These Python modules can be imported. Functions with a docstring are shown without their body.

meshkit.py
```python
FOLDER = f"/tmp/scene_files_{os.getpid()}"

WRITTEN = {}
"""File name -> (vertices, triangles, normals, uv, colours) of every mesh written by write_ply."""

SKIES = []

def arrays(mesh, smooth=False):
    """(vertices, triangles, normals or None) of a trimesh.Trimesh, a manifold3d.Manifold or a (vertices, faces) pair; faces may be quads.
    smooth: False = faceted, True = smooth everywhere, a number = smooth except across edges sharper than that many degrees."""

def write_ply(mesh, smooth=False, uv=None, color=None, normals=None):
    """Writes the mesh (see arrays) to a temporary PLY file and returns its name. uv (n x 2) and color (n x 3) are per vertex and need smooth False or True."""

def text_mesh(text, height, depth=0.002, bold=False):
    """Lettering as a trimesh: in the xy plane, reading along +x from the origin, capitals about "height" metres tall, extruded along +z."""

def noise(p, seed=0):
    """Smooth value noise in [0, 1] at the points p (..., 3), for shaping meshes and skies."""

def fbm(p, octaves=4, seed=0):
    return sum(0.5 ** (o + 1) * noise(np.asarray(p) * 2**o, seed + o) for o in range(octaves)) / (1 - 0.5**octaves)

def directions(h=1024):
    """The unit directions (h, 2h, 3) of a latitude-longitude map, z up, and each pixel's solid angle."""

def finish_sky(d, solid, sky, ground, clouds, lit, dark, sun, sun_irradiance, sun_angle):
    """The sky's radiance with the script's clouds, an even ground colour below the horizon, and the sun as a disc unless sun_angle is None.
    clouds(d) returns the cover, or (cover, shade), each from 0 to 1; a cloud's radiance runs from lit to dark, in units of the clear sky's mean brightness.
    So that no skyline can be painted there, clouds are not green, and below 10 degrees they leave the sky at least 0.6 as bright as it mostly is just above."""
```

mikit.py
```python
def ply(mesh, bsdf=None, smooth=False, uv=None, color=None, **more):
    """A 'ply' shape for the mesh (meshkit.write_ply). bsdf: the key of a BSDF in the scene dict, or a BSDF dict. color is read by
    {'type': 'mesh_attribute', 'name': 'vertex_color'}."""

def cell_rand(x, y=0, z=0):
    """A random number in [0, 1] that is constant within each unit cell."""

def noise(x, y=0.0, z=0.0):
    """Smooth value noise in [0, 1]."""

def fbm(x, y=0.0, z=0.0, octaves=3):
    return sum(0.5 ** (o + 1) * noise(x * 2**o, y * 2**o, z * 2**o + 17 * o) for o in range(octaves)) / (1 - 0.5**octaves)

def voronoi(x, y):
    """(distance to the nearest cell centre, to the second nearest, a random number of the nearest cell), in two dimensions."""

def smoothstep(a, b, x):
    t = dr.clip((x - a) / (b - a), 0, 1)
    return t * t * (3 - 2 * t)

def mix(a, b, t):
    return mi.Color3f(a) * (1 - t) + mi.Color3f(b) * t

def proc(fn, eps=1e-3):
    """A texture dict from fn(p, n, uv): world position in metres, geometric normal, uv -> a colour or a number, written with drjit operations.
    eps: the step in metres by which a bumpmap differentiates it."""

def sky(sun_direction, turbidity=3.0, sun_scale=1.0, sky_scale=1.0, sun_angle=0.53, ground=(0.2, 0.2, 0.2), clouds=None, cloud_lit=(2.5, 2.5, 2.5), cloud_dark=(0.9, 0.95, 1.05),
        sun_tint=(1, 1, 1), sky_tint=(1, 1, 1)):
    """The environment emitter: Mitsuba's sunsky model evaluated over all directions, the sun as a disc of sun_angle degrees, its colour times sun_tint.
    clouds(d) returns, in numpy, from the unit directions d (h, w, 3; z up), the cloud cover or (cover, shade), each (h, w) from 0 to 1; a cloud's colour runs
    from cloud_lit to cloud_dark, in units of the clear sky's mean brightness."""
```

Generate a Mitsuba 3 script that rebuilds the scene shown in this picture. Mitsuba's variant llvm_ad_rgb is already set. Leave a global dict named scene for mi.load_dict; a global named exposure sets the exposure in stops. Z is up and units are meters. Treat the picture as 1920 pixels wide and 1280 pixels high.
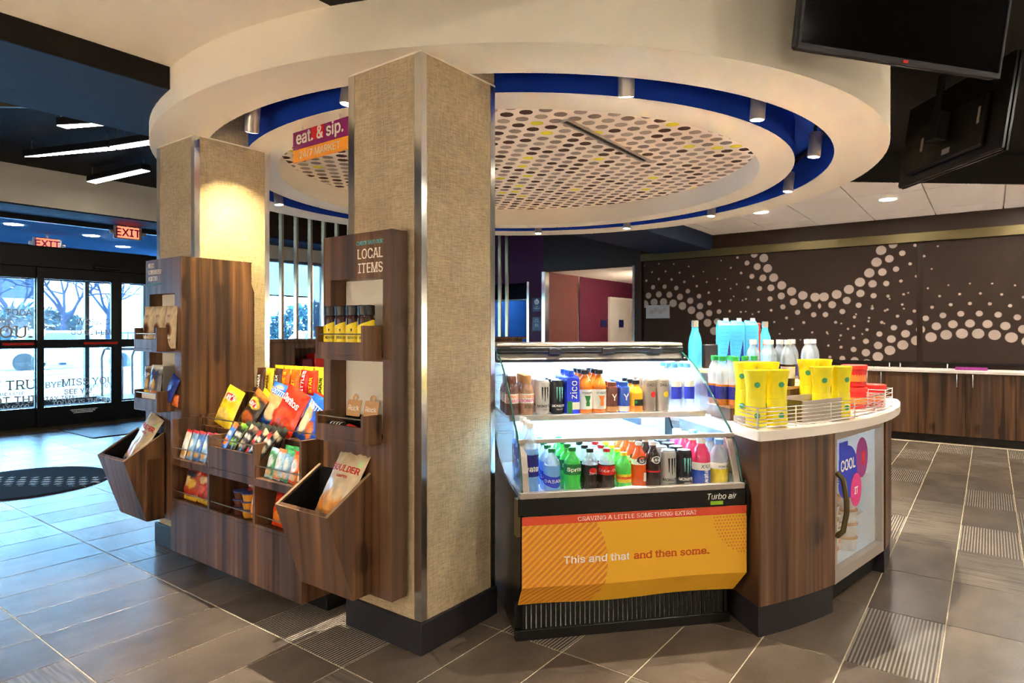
import math, random, numpy as np, trimesh, shapely
import shapely.geometry as sg
import mitsuba as mi, drjit as dr
import mikit, meshkit
from mikit import proc, noise, fbm, cell_rand, smoothstep, mix

T = mi.ScalarTransform4f
scene, labels = {}, {}
PI = math.pi
rng = np.random.default_rng(7)

# ------------------------------------------------------------------ camera, sky, exposure
F, CX, HY, H = 1201.0, 960.0, 622.0, 1.35
YAW = math.atan((1856 - 960) / F)
scene['camera'] = {'type': 'perspective', 'fov': math.degrees(2 * math.atan(960 / F)), 'fov_axis': 'x', 'near_clip': 0.05, 'far_clip': 400.0,
                   'principal_point_offset_y': (640 - HY) / 1280.0,
                   'to_world': T().look_at(origin=[0, 0, H], target=[-math.sin(YAW), math.cos(YAW), H], up=[0, 0, 1])}


def cloud_cover(d):
    p = d / np.maximum(d[..., 2:3], 0.08)
    n = meshkit.fbm(p * 0.7 + 3.1, 4, 5)
    return np.clip(0.55 + 1.2 * (n - 0.4), 0.35, 1.0), np.clip((n - 0.45) * 1.5, 0, 0.6)


scene['sky'] = mikit.sky([-0.5, -0.6, 0.55], turbidity=4.0, sun_scale=0.0, sky_scale=54.0 / 16, ground=(0.35, 0.38, 0.42), clouds=cloud_cover,
                         sky_tint=(0.48, 0.95, 1.2), cloud_lit=(0.5, 1.05, 1.65), cloud_dark=(0.38, 0.82, 1.35))
exposure = 6.1
K = 1 / 16  # lamp and sky scale that goes with the exposure
WARM = np.array([1.0, 0.85, 0.66])
NEUT = np.array([1.0, 0.91, 0.77])
COOL = np.array([0.42, 0.76, 1.0])
GLOBE_L, DOWN_L, TILE_L, LINE_L, FRIDGE_L, SPOT_I = 9.5, 60.0, 110.0, 2.2, 25.0, 7.5
VEST_L = 40.0


# ------------------------------------------------------------------ helpers
def lin(*c):
    if len(c) == 1:
        c = c[0]
    if isinstance(c, str):
        c = [int(c[i:i + 2], 16) for i in (0, 2, 4)]
    c = np.asarray(c, float) / 255
    return [float(v) for v in np.where(c < 0.04045, c / 12.92, ((c + 0.055) / 1.055) ** 2.4)]


def rgb(c):
    return {'type': 'rgb', 'value': [float(v) for v in c]}


def pri(name, color, rough=0.5, metallic=0.0, spec=0.5, two=True, **kw):
    col = color if isinstance(color, dict) else rgb(lin(color))
    b = {'type': 'principled', 'base_color': col, 'roughness': rough, 'metallic': metallic, 'specular': spec, **kw}
    scene[name] = {'type': 'twosided', 'b': b} if two else b
    return name


_count = {}


def num(k):
    n = _count.get(k, 0)
    _count[k] = n + 1
    return k if n == 0 else f'{k}_{n:03d}'


def thing(name, label, cat=None, group=None, kind=None):
    k = num(name)
    labels[k] = {'label': label}
    if cat:
        labels[k]['category'] = cat
    if group:
        labels[k]['group'] = group
    if kind:
        labels[k]['kind'] = kind
    return k


def shp(mesh, mat, smooth=False, color=None):
    return mikit.ply(mesh, mat, smooth=smooth, color=color)


def put(parent, name, shape, to=None, label=None, kind=None, **extra):
    k = num(parent + '__' + name)
    d = dict(shape)
    if to is not None:
        d['to_world'] = to
    d.update(extra)
    scene[k] = d
    if label or kind:
        labels[k] = {}
        if label:
            labels[k]['label'] = label
        if kind:
            labels[k]['kind'] = kind
    return k


def part(parent, name, mesh, mat, smooth=False, to=None, label=None, kind=None, color=None, **extra):
    return put(parent, name, shp(mesh, mat, smooth, color), to, label, kind, **extra)


def solo(name, label, cat, mesh, mat, smooth=False, to=None, group=None, kind=None, color=None, **extra):
    k = thing(name, label, cat, group, kind)
    d = shp(mesh, mat, smooth, color)
    if to is not None:
        d['to_world'] = to
    d.update(extra)
    scene[k] = d
    return k


def struct(name, label, mesh, mat, smooth=False, **extra):
    return solo(name, label, None, mesh, mat, smooth, kind='structure', **extra)


def cat_(*ms):
    ms = [m for m in ms if m is not None]
    return trimesh.util.concatenate(ms)


def bx(x0, x1, y0, y1, z0, z1, ch=0.0):
    """box, edges chamfered by ch"""
    x0, x1 = min(x0, x1), max(x0, x1)
    y0, y1 = min(y0, y1), max(y0, y1)
    z0, z1 = min(z0, z1), max(z0, z1)
    if ch <= 0:
        m = trimesh.creation.box([x1 - x0, y1 - y0, z1 - z0])
        m.apply_translation([(x0 + x1) / 2, (y0 + y1) / 2, (z0 + z1) / 2])
        return m
    ch = min(ch, (x1 - x0) / 3, (y1 - y0) / 3, (z1 - z0) / 3)
    pts = []
    for sx in (0, 1):
        for sy in (0, 1):
            for sz in (0, 1):
                c = np.array([x1 if sx else x0, y1 if sy else y0, z1 if sz else z0])
                s = np.array([-1 if sx else 1, -1 if sy else 1, -1 if sz else 1]) * ch
                for k in range(3):
                    v = c + s
                    v[k] = c[k]
                    pts.append(v)
    return trimesh.convex.convex_hull(np.array(pts))


def hull(pts):
    return trimesh.convex.convex_hull(np.array(pts, float))


def lathe(profile, n=24):
    """profile [(r, z)] bottom to top, closed onto the axis"""
    p = [(max(r, 0.0), z) for r, z in profile]
    if p[0][0] > 0:
        p = [(0, p[0][1])] + p
    if p[-1][0] > 0:
        p = p + [(0, p[-1][1])]
    return trimesh.creation.revolve(np.array(p), sections=n)


def ring_lathe(profile, n=96):
    """closed profile polygon (r, z), counter-clockwise"""
    p = np.array(profile + [profile[0]], float)
    return trimesh.creation.revolve(p, sections=n)


def shell(profile, n=24):
    """open surface of revolution (for labels)"""
    p = np.array(profile, float)
    a = np.arange(n) * 2 * PI / n
    v = np.stack([p[:, None, 0] * np.cos(a), p[:, None, 0] * np.sin(a), np.repeat(p[:, 1:2], n, 1)], -1)
    i, j = np.meshgrid(np.arange(len(p) - 1), np.arange(n), indexing='ij')
    q = np.stack([i * n + j, i * n + (j + 1) % n, (i + 1) * n + (j + 1) % n, (i + 1) * n + j], -1).reshape(-1, 4)
    return trimesh.Trimesh(v.reshape(-1, 3), np.vstack([q[:, [0, 1, 2]], q[:, [0, 2, 3]]]), process=False)


def tube(points, r, sides=8, closed=False):
    p = np.asarray(points, float)
    r = np.broadcast_to(np.asarray(r, float), (len(p),))
    if closed:
        t = np.roll(p, -1, 0) - np.roll(p, 1, 0)
    else:
        t = np.gradient(p, axis=0)
    t /= np.linalg.norm(t, axis=1, keepdims=True) + 1e-12
    ref = np.array([0, 0, 1.0]) if np.abs(t[:, 2]).max() < 0.95 else (np.array([1.0, 0, 0]) if np.abs(t[:, 0]).max() < 0.95 else np.array([0.3, 0.9, 0.2]))
    a = np.cross(t, ref)
    a /= np.linalg.norm(a, axis=1, keepdims=True) + 1e-12
    b = np.cross(t, a)
    g = np.arange(sides) * 2 * PI / sides
    v = p[:, None] + r[:, None, None] * (np.cos(g)[None, :, None] * a[:, None] + np.sin(g)[None, :, None] * b[:, None])
    n = len(p)
    m = n if closed else n - 1
    i, j = np.meshgrid(np.arange(m), np.arange(sides), indexing='ij')
    i2 = (i + 1) % n
    q = np.stack([i * sides + j, i2 * sides + j, i2 * sides + (j + 1) % sides, i * sides + (j + 1) % sides], -1).reshape(-1, 4)
    f = [q[:, [0, 1, 2]], q[:, [0, 2, 3]]]
    V = v.reshape(-1, 3)
    if not closed:
        c0, c1 = len(V), len(V) + 1
        V = np.vstack([V, p[:1], p[-1:]])
        k = np.arange(sides)
        f.append(np.stack([np.full(sides, c0), k, (k + 1) % sides], 1))
        f.append(np.stack([np.full(sides, c1), (n - 1) * sides + (k + 1) % sides, (n - 1) * sides + k], 1))
    m = trimesh.Trimesh(V, np.vstack(f), process=False)
    if m.volume < 0:
        m.invert()
    return m


def rod(a, b, r, sides=8):
    return tube([a, b], r, sides)


def extr(poly, h, z0=0.0):
    """shapely polygon extruded along +z"""
    gs = getattr(poly, 'geoms', [poly])
    ms = [trimesh.creation.extrude_polygon(g, h, engine='earcut') for g in gs if g.area > 1e-9]
    m = cat_(*ms)
    m.apply_translation([0, 0, z0])
    return m


def xf(mesh, M):
    m = mesh.copy()
    m.apply_transform(M)
    return m


def wall_xz(poly, y0, y1):
    """polygon in (x, z), slab from y0 to y1"""
    m = extr(poly, y1 - y0)
    v = m.vertices.copy()
    m.vertices = np.stack([v[:, 0], y1 - v[:, 2], v[:, 1]], 1)
    return m


def wall_yz(poly, x0, x1):
    """polygon in (y, z), slab from x0 to x1"""
    m = extr(poly, x1 - x0)
    v = m.vertices.copy()
    m.vertices = np.stack([x0 + v[:, 2], v[:, 0], v[:, 1]], 1)
    return m


def rect(a, b, c, d):
    return sg.box(a, b, c, d)


def arc_slab(c, R0, R1, a0, a1, z0, z1, n=16):
    """annular sector, angles in degrees"""
    t = np.radians(np.linspace(a0, a1, n + 1))
    pts = [(c[0] + R1 * math.cos(a), c[1] + R1 * math.sin(a)) for a in t] + [(c[0] + R0 * math.cos(a), c[1] + R0 * math.sin(a)) for a in t[::-1]]
    return extr(sg.Polygon(pts), z1 - z0, z0)


_txt = {}


def text(s, h, depth=0.001, bold=False, slab=False, center=True, squash=1.0):
    key = (s, bold, slab)
    if key not in _txt:
        m = meshkit.text_mesh(s, 1.0, 0.02, bold)
        if slab:  # serif bars on the stems
            top = m.vertices[:, 2] > 0.01
            f = m.faces[top[m.faces].all(1)]
            P = shapely.union_all([sg.Polygon(m.vertices[t][:, :2]) for t in f]).buffer(0.001)
            add = []
            for zz, w in ((0.03, 1), (0.97, 1), (0.70, 0)):
                cut = P.intersection(sg.box(-1, zz - 0.005, 999, zz + 0.005))
                for g in getattr(cut, 'geoms', [cut]):
                    if g.is_empty:
                        continue
                    a, _, b, _ = g.bounds
                    if 0.05 < b - a < 0.26:
                        y0 = 0.0 if zz < 0.1 else zz - 0.08 if w else zz - 0.05
                        if zz == 0.70 and P.intersects(sg.box(a, 0.78, b, 0.80)):
                            continue
                        add.append(sg.box(a - 0.085, y0, b + 0.085, y0 + 0.11))
            P = shapely.union_all([P] + add).simplify(0.008)
            m = extr(P, 0.02)
        _txt[key] = m
    m = _txt[key].copy()
    m.vertices[:, 2] *= depth / 0.02
    m.vertices[:, :2] *= h
    m.vertices[:, 0] *= squash
    if center:
        lo, hi = m.vertices[:, 0].min(), m.vertices[:, 0].max()
        m.vertices[:, 0] -= (lo + hi) / 2
    return m


def stand(m):
    """flat xy lettering -> upright, facing -y"""
    v = m.vertices.copy()
    m = m.copy()
    m.vertices = np.stack([v[:, 0], -v[:, 2], v[:, 1]], 1)
    return m


def wrap(m, R, z, ang=0.0):
    """flat xy lettering wrapped on an upright cylinder, facing -y"""
    if (m.edges_unique_length > 0.2 * R).any():
        m = m.subdivide_to_size(0.15 * R)
    v = m.vertices.copy()
    a = v[:, 0] / R + ang
    r = R + v[:, 2]
    m = m.copy()
    m.vertices = np.stack([r * np.sin(a), -r * np.cos(a), z + v[:, 1]], 1)
    return m


def turn90(m):
    v = m.vertices.copy()
    m = m.copy()
    m.vertices = np.stack([-v[:, 1], v[:, 0], v[:, 2]], 1)
    return m


def at(x, y, z, rz=0.0, rx=0.0, ry=0.0, s=1.0):
    t = T().translate([x, y, z])
    if rz:
        t = t @ T().rotate([0, 0, 1], rz)
    if rx:
        t = t @ T().rotate([1, 0, 0], rx)
    if ry:
        t = t @ T().rotate([0, 1, 0], ry)
    if s != 1.0:
        t = t @ T().scale(s)
    return t


def npM(t):
    return np.array(t.matrix, float).reshape(4, 4)


def glow(name, L, w=1.0):
    return {'emitter': {'type': 'area', 'radiance': rgb(np.asarray(L) * K), 'sampling_weight': w}}


# ------------------------------------------------------------------ materials
def walnut_fn(p, n, uv):
    s = p.x + p.y * 1.07
    b = fbm(s * 11.0, p.z * 0.5 + 3.0, 0.0, 3)
    st = noise(s * 46.0, p.z * 1.3, 5.0)
    fine = noise(s * 230.0, p.z * 6.0, 2.0)
    knot = noise(s * 9.0, p.z * 5.0, 9.0)
    v = dr.clip(b * 0.95 + (st - 0.5) * 0.42 + (fine - 0.5) * 0.16 - smoothstep(0.72, 0.95, knot) * 0.25, 0, 1)
    c = mix(lin(54, 36, 25), lin(100, 67, 43), smoothstep(0.15, 0.55, v))
    c = mix(c, lin(138, 98, 64), smoothstep(0.52, 0.9, v))
    return mix(c, lin(84, 67, 57), smoothstep(0.5, 0.75, noise(s * 14.0, p.z * 0.3, 31.0)) * 0.45)


def linen_fn(p, n, uv):
    s = p.x + p.y
    a = noise(s * 40.0, p.z * 600.0, 1.0)
    b = noise(s * 600.0, p.z * 34.0, 4.0)
    g = noise(s * 9.0, p.z * 9.0, 7.0)
    v = dr.clip(0.5 + (a - 0.5) * 0.5 + (b - 0.5) * 0.42 + (g - 0.5) * 0.18, 0, 1)
    return mix(lin(140, 119, 90), lin(210, 188, 152), v)


def tile_fn(p, n, uv):
    ix, iy = dr.floor((p.x + 0.4835) / 0.3215), dr.floor((p.y - 2.93) / 0.6365)
    r = cell_rand(ix, iy, 3)
    g = fbm(p.x * 5.0 + r * 40.0, p.y * 3.0 + r * 17.0, 0.0, 4)
    f = noise(p.x * 160.0, p.y * 160.0, 1.0)
    v = dr.clip(0.45 + (r - 0.5) * 0.42 + (g - 0.5) * 0.8 + (f - 0.5) * 0.12, 0, 1)
    return mix(lin(70, 60, 51), lin(116, 101, 85), v)


def rib_fn(p, n, uv):
    w = dr.abs(dr.sin((p.x + 0.4835) / 0.3215 * PI * 21.0))
    g = fbm(p.x * 5.0, p.y * 4.0, 0.0, 3)
    return mix(lin(70, 62, 56), lin(148, 135, 120), smoothstep(0.6, 0.92, w)) * (0.8 + 0.4 * g)


def grain_fn(p, n, uv):
    w = noise(p.x * 9.0, p.y * 150.0, 1.0)
    g = fbm(p.x * 4.0, p.y * 4.0, 0.0, 3)
    return mix(lin(72, 64, 57), lin(124, 112, 98), dr.clip(w * 0.8 + (g - 0.5) * 0.6 + 0.1, 0, 1))


def tile_rough(p, n, uv):
    return 0.2 + 0.2 * fbm(p.x * 9.0, p.y * 9.0, 2.0, 2)


def dots_fn(p, n, uv):
    sx, sy = 0.132, 0.132 * 0.866
    x, y = p.x + 0.3 * p.y + 40.0, p.y - 0.3 * p.x + 40.0
    best = mi.Float(9.0)
    rnd = mi.Float(0.0)
    j0 = dr.floor(y / sy)
    for dj in (-1, 0, 1, 2):
        j = j0 + dj
        off = 0.5 * (j - 2.0 * dr.floor(j * 0.5))
        i = dr.floor(x / sx - off + 0.5)
        d = dr.sqrt(dr.square(x - (i + off) * sx) + dr.square(y - j * sy))
        rnd = dr.select(d < best, cell_rand(i, j, 5), rnd)
        best = dr.minimum(best, d)
    c = mix(lin(150, 128, 112), lin(186, 164, 146), smoothstep(0.45, 0.9, rnd))
    c = mix(c, lin(80, 54, 42), dr.select(rnd < 0.30, 1.0, 0.0))
    c = mix(c, lin(226, 214, 50), dr.select(rnd > 0.962, 1.0, 0.0))
    return mix(c, lin(248, 232, 214), smoothstep(0.043, 0.0455, best))


def shade_fn(p, n, uv):
    c = mi.Color3f(lin(52, 40, 34)) * (0.92 + 0.16 * noise(p.x * 300.0, p.z * 300.0, 0.0))
    m = mi.Float(0.0)
    for cx, cz, r0, top in ((-4.35, 0.72, 1.12, 9.0), (-1.93, 2.62, 0.78, 9.0), (-0.2, -0.45, 1.78, 9.0)):
        dx, dz = p.x - cx, p.z - cz
        d = dr.sqrt(dx * dx + dz * dz)
        k = dr.floor((d - r0) / 0.125 + 0.5)
        dth = 0.165 / r0
        th = dr.atan2(dx, dz) / dth + 0.5 * (k - 2.0 * dr.floor(k * 0.5)) + 100.0
        fr = th - dr.floor(th) - 0.5
        al, ra = fr * dth * d, d - (r0 + 0.125 * k)
        rad = dr.select(k < 0.5, 0.062, dr.select(k < 1.5, 0.05, dr.select(k < 2.5, 0.036, dr.select(k < 3.5, 0.02, dr.select(k < 4.5, 0.015, 0.011)))))
        e = dr.sqrt(al * al + ra * ra)
        ok = (k >= -0.5) & (k < 5.5)
        m = dr.maximum(m, dr.select(ok, 1.0 - smoothstep(rad - 0.004, rad + 0.004, e), 0.0))
    return mix(c, lin(165, 148, 138), m)


def paver_fn(p, n, uv):
    return mix(lin(74, 86, 94), lin(104, 118, 126), fbm(p.x * 0.7, p.y * 0.7, 0.0, 4))


def mat_fn(p, n, uv):
    x, y = p.x + 6.92, p.y - 1.98
    u, v = x * 0.80 + y * 0.6, y * 0.80 - x * 0.6
    row = dr.floor((v + 2.0) / 0.085)
    fu = (u + 2.0) / 0.11 + 0.5 * (row - 2.0 * dr.floor(row * 0.5))
    a = dr.abs(fu - dr.floor(fu) - 0.5) * 0.11
    b = dr.abs((v + 2.0) / 0.085 - row - 0.5) * 0.085
    inb = (v > -0.16) & (v < 0.19)
    m = dr.select((a < 0.036 * (1.0 - dr.abs(v) * 2.2)) & (b < 0.022) & inb, 1.0, 0.0)
    return mix(mix(lin(40, 46, 56), lin(56, 62, 72), noise(p.x * 220.0, p.y * 220.0, 0.0)), lin(190, 198, 206), m)


pri('walnut', proc(walnut_fn), 0.42, spec=0.4)
pri('linen', proc(linen_fn), 0.8, spec=0.2)
pri('tile_plain', proc(tile_fn), 0.33, spec=1.0)
pri('tile_ribbed', proc(rib_fn), 0.36, spec=0.8)
pri('tile_grained', proc(grain_fn), 0.3, spec=0.9)
pri('grout', (205, 190, 165), 0.8, spec=0.1)
pri('dot_paper', proc(dots_fn), 0.7, spec=0.2)
pri('shade_cloth', proc(shade_fn), 0.8, spec=0.15)
pri('paver', proc(paver_fn), 0.9, spec=0.1)
pri('mat_print', proc(mat_fn), 0.95, spec=0.05)
pri('beige', (234, 222, 202), 0.7, spec=0.2)
pri('cream', (232, 222, 205), 0.7, spec=0.2)
pri('navy', (34, 46, 66), 0.65, spec=0.25)
pri('cut_edge', (150, 120, 88), 0.5)
pri('black_paint', (24, 21, 20), 0.7, spec=0.2)
pri('blue_paint', (24, 62, 168), 0.55, spec=0.25)
pri('white_tile', (236, 228, 222), 0.85, spec=0.1)
pri('burgundy', (104, 40, 58), 0.6, spec=0.25)
pri('plum', (78, 34, 66), 0.6, spec=0.25)
pri('russet', (128, 72, 64), 0.6, spec=0.25)
pri('dark_wood', (52, 36, 26), 0.5, spec=0.3)
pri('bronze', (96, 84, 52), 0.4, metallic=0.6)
pri('slat_metal', (150, 128, 104), 0.3, metallic=1.0)
pri('chrome', (225, 222, 216), 0.18, metallic=1.0)
pri('steel', (205, 196, 182), 0.3, metallic=1.0)
pri('frame_black', (16, 14, 13), 0.35, spec=0.4)
pri('plastic_black', (14, 13, 13), 0.3, spec=0.5)
pri('matte_black', (18, 17, 17), 0.7, spec=0.2)
pri('base_dark', (36, 34, 38), 0.5, spec=0.3)
pri('screen', (3, 3, 4), 0.1, spec=0.4)
pri('quartz', (232, 222, 212), 0.22, spec=0.5)
pri('white', (240, 240, 240), 0.5, spec=0.3)
pri('grey_metal', (178, 172, 168), 0.38, metallic=0.5)
pri('alu', (196, 186, 176), 0.35, metallic=0.7)
pri('red_sign', (235, 40, 30), 0.5)
pri('purple', (150, 50, 130), 0.5)
pri('maroon_sign', (146, 38, 100), 0.45)
pri('orange_sign', (250, 160, 40), 0.45)
pri('navy_sign', (38, 44, 92), 0.4)
pri('cream_letter', (240, 228, 210), 0.5)
pri('teal_letter', (90, 190, 190), 0.5)
pri('rust_letter', (196, 74, 30), 0.5)
pri('banner_red', (214, 74, 46), 0.5)
pri('banner_yellow', (232, 170, 40), 0.5)
pri('banner_orange', (216, 126, 48), 0.5)
pri('lime_tag', (150, 200, 50), 0.5)
pri('tree_bark', (44, 50, 66), 0.9, spec=0.1)
pri('tree_leaf', (44, 66, 72), 0.9, spec=0.1)
pri('car_white', (150, 158, 168), 0.3)
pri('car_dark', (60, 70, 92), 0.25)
pri('blue_frost', (70, 120, 190), 0.5)
pri('vestibule_blue', (70, 104, 134), 0.9, spec=0.0)
pri('cup_yellow', (240, 224, 34), 0.3, spec=0.5)
pri('teal_mark', (70, 160, 110), 0.5)
pri('bottle_blue', (58, 166, 214), 0.25, spec=0.6)
pri('red_tub', (206, 34, 34), 0.35)
pri('red_lid', (240, 52, 40), 0.35)
pri('kraft', (196, 150, 104), 0.8, spec=0.1)
pri('tray_grey', (168, 156, 146), 0.4, metallic=0.3)
pri('vcol', {'type': 'mesh_attribute', 'name': 'vertex_color'}, 0.32, spec=0.5)
pri('vmatte', {'type': 'mesh_attribute', 'name': 'vertex_color'}, 0.7, spec=0.2)
pri('decal', (226, 232, 236), 0.6)
pri('cap_white', (238, 236, 232), 0.4)
pri('cap_green', (36, 150, 70), 0.4)
pri('cap_black', (20, 20, 22), 0.4)
pri('cap_red', (200, 26, 44), 0.4)
pri('cap_blue', (40, 96, 210), 0.4)
pri('cap_sky', (90, 180, 232), 0.4)
scene['glass'] = {'type': 'thindielectric', 'int_ior': 1.5}
scene['clear_plastic'] = {'type': 'blendbsdf', 'weight': 0.26, 'a': {'type': 'thindielectric', 'int_ior': 1.4},
                          'b': {'type': 'twosided', 'b': {'type': 'principled', 'base_color': rgb(lin(214, 232, 246)), 'roughness': 0.12, 'specular': 0.6}}}
scene['blind_cloth'] = {'type': 'blendbsdf', 'weight': 0.75, 'a': {'type': 'thindielectric', 'int_ior': 1.05},
                        'b': {'type': 'twosided', 'b': {'type': 'diffuse', 'reflectance': rgb(lin(150, 170, 190))}}}
scene['lens'] = {'type': 'diffuse', 'reflectance': rgb([0.6, 0.6, 0.6])}


def liquid(name, c, rough=0.12):
    return pri(name, c, rough, spec=0.6, clearcoat=0.6)


# ------------------------------------------------------------------ floor
XG, YG, DX, DY = -0.4835, 2.93, 0.3215, 0.6365
floor = struct('floor', 'tiled floor of brown grey rectangular porcelain with pale grout', bx(-10.7, 6, -5, 15, -0.12, -0.003), 'grout')


def in_view(x, y):
    d = -math.sin(YAW) * x + math.cos(YAW) * y
    r = math.cos(YAW) * x + math.sin(YAW) * y
    if d < 0.8:
        return False
    return abs(r) / d * F < 960 + 0.5 * F / d and H / d * F < 1280 - HY + 0.6 * F / d


tile_mesh = bx(0, DX - 0.006, 0, DY - 0.006, -0.02, 0.0, 0.0012)
TILES = {k: shp(tile_mesh, k) for k in ('tile_plain', 'tile_ribbed', 'tile_grained')}
cells = []
for i in range(-32, 20):
    for j in range(-12, 11):
        x, y = XG + i * DX, YG + j * DY
        if x < -10.7 or x + DX > 6 or y < -5 or y + DY > 9.5:
            continue
        cells.append((math.hypot(x + DX / 2, y + DY / 2) if in_view(x + DX / 2, y + DY / 2) else 99 + math.hypot(x, y), i, j, x, y))
cells.sort()
FORCED = {(0, 0): 'tile_ribbed', (-4, -1): 'tile_ribbed', (1, 2): 'tile_grained', (-6, -2): 'tile_ribbed', (-7, -2): 'tile_ribbed', (-2, 0): 'tile_plain', (-1, -1): 'tile_plain', (0, 1): 'tile_plain', (1, 0): 'tile_plain', (1, 1): 'tile_plain',
          (0, 2): 'tile_plain', (0, -1): 'tile_plain', (1, 5): 'tile_ribbed', (-1, 6): 'tile_ribbed', (-1, 3): 'tile_ribbed', (0, 4): 'tile_grained', (1, 4): 'tile_plain', (-3, -1): 'tile_plain', (-2, -1): 'tile_plain'}
far = {k: [] for k in TILES}
for n, (_, i, j, x, y) in enumerate(cells):
    h = (i * 7919 + j * 104729 + 13) % 17
    kind = FORCED.get((i, j), 'tile_ribbed' if h in (3, 9) else 'tile_grained' if h in (6, 14, 1) else 'tile_plain')
    if n < 290:
        put(floor, 'tile', TILES[kind], T().translate([x + 0.003, y + 0.003, 0]))
    else:
        m = bx(x + 0.003, x + DX - 0.003, y + 0.003, y + DY - 0.003, -0.02, 0)
        far[kind].append(m)
for k, ms in far.items():
    part(floor, 'far_tiles', cat_(*ms), k, kind='stuff')

# ------------------------------------------------------------------ room shell
YB = 9.9   # back wall
XD = -10.7  # entrance wall
# ceilings
ZC = 2.745
hole = sg.Point(-3.09, 4.22).buffer(2.60, 48)
struct('ceiling', 'warm beige painted ceiling above the left column', extr(rect(-3.475, -5, -2.263, 4.2).difference(hole), 0.06, ZC), 'beige')
diag = [(-1.185, 7.14), (0.28, 8.377)]
ZH = 3.15
dd = np.array(diag[1]) - np.array(diag[0])
dp = lambda x: diag[0][1] + (x - diag[0][0]) * dd[1] / dd[0]
edge = [(-4.83, 8.47), (-4.0, dp(-4.0)), (2.08, dp(2.08))]
blackp = sg.Polygon([(-1.3, -5), (6, -5), (6, 9.9), (2.08, 9.9), (2.08, dp(2.08)), (-2.263, dp(-2.263)), (-2.263, 5), (-1.3, 1)]).difference(hole)
struct('ceiling', 'black painted ceiling over the televisions', extr(blackp, 0.06, ZH), 'black_paint')
struct('ceiling', 'low black painted beam next to the beige ceiling', extr(rect(-2.263, -5, -1.3, 4).difference(hole), 0.42, ZC), 'black_paint')
tilep = sg.Polygon(edge + [(2.08, 9.9), (-4.83, 9.9)])
ct = struct('ceiling', 'white acoustic tile ceiling in front of the dark shade wall', extr(tilep, 0.02, 2.885), 'white')
struct('trim_1', 'black edge where the white tile ceiling steps up', extr(sg.LineString(edge).buffer(0.012), 0.3, 2.858), 'black_paint')
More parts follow.
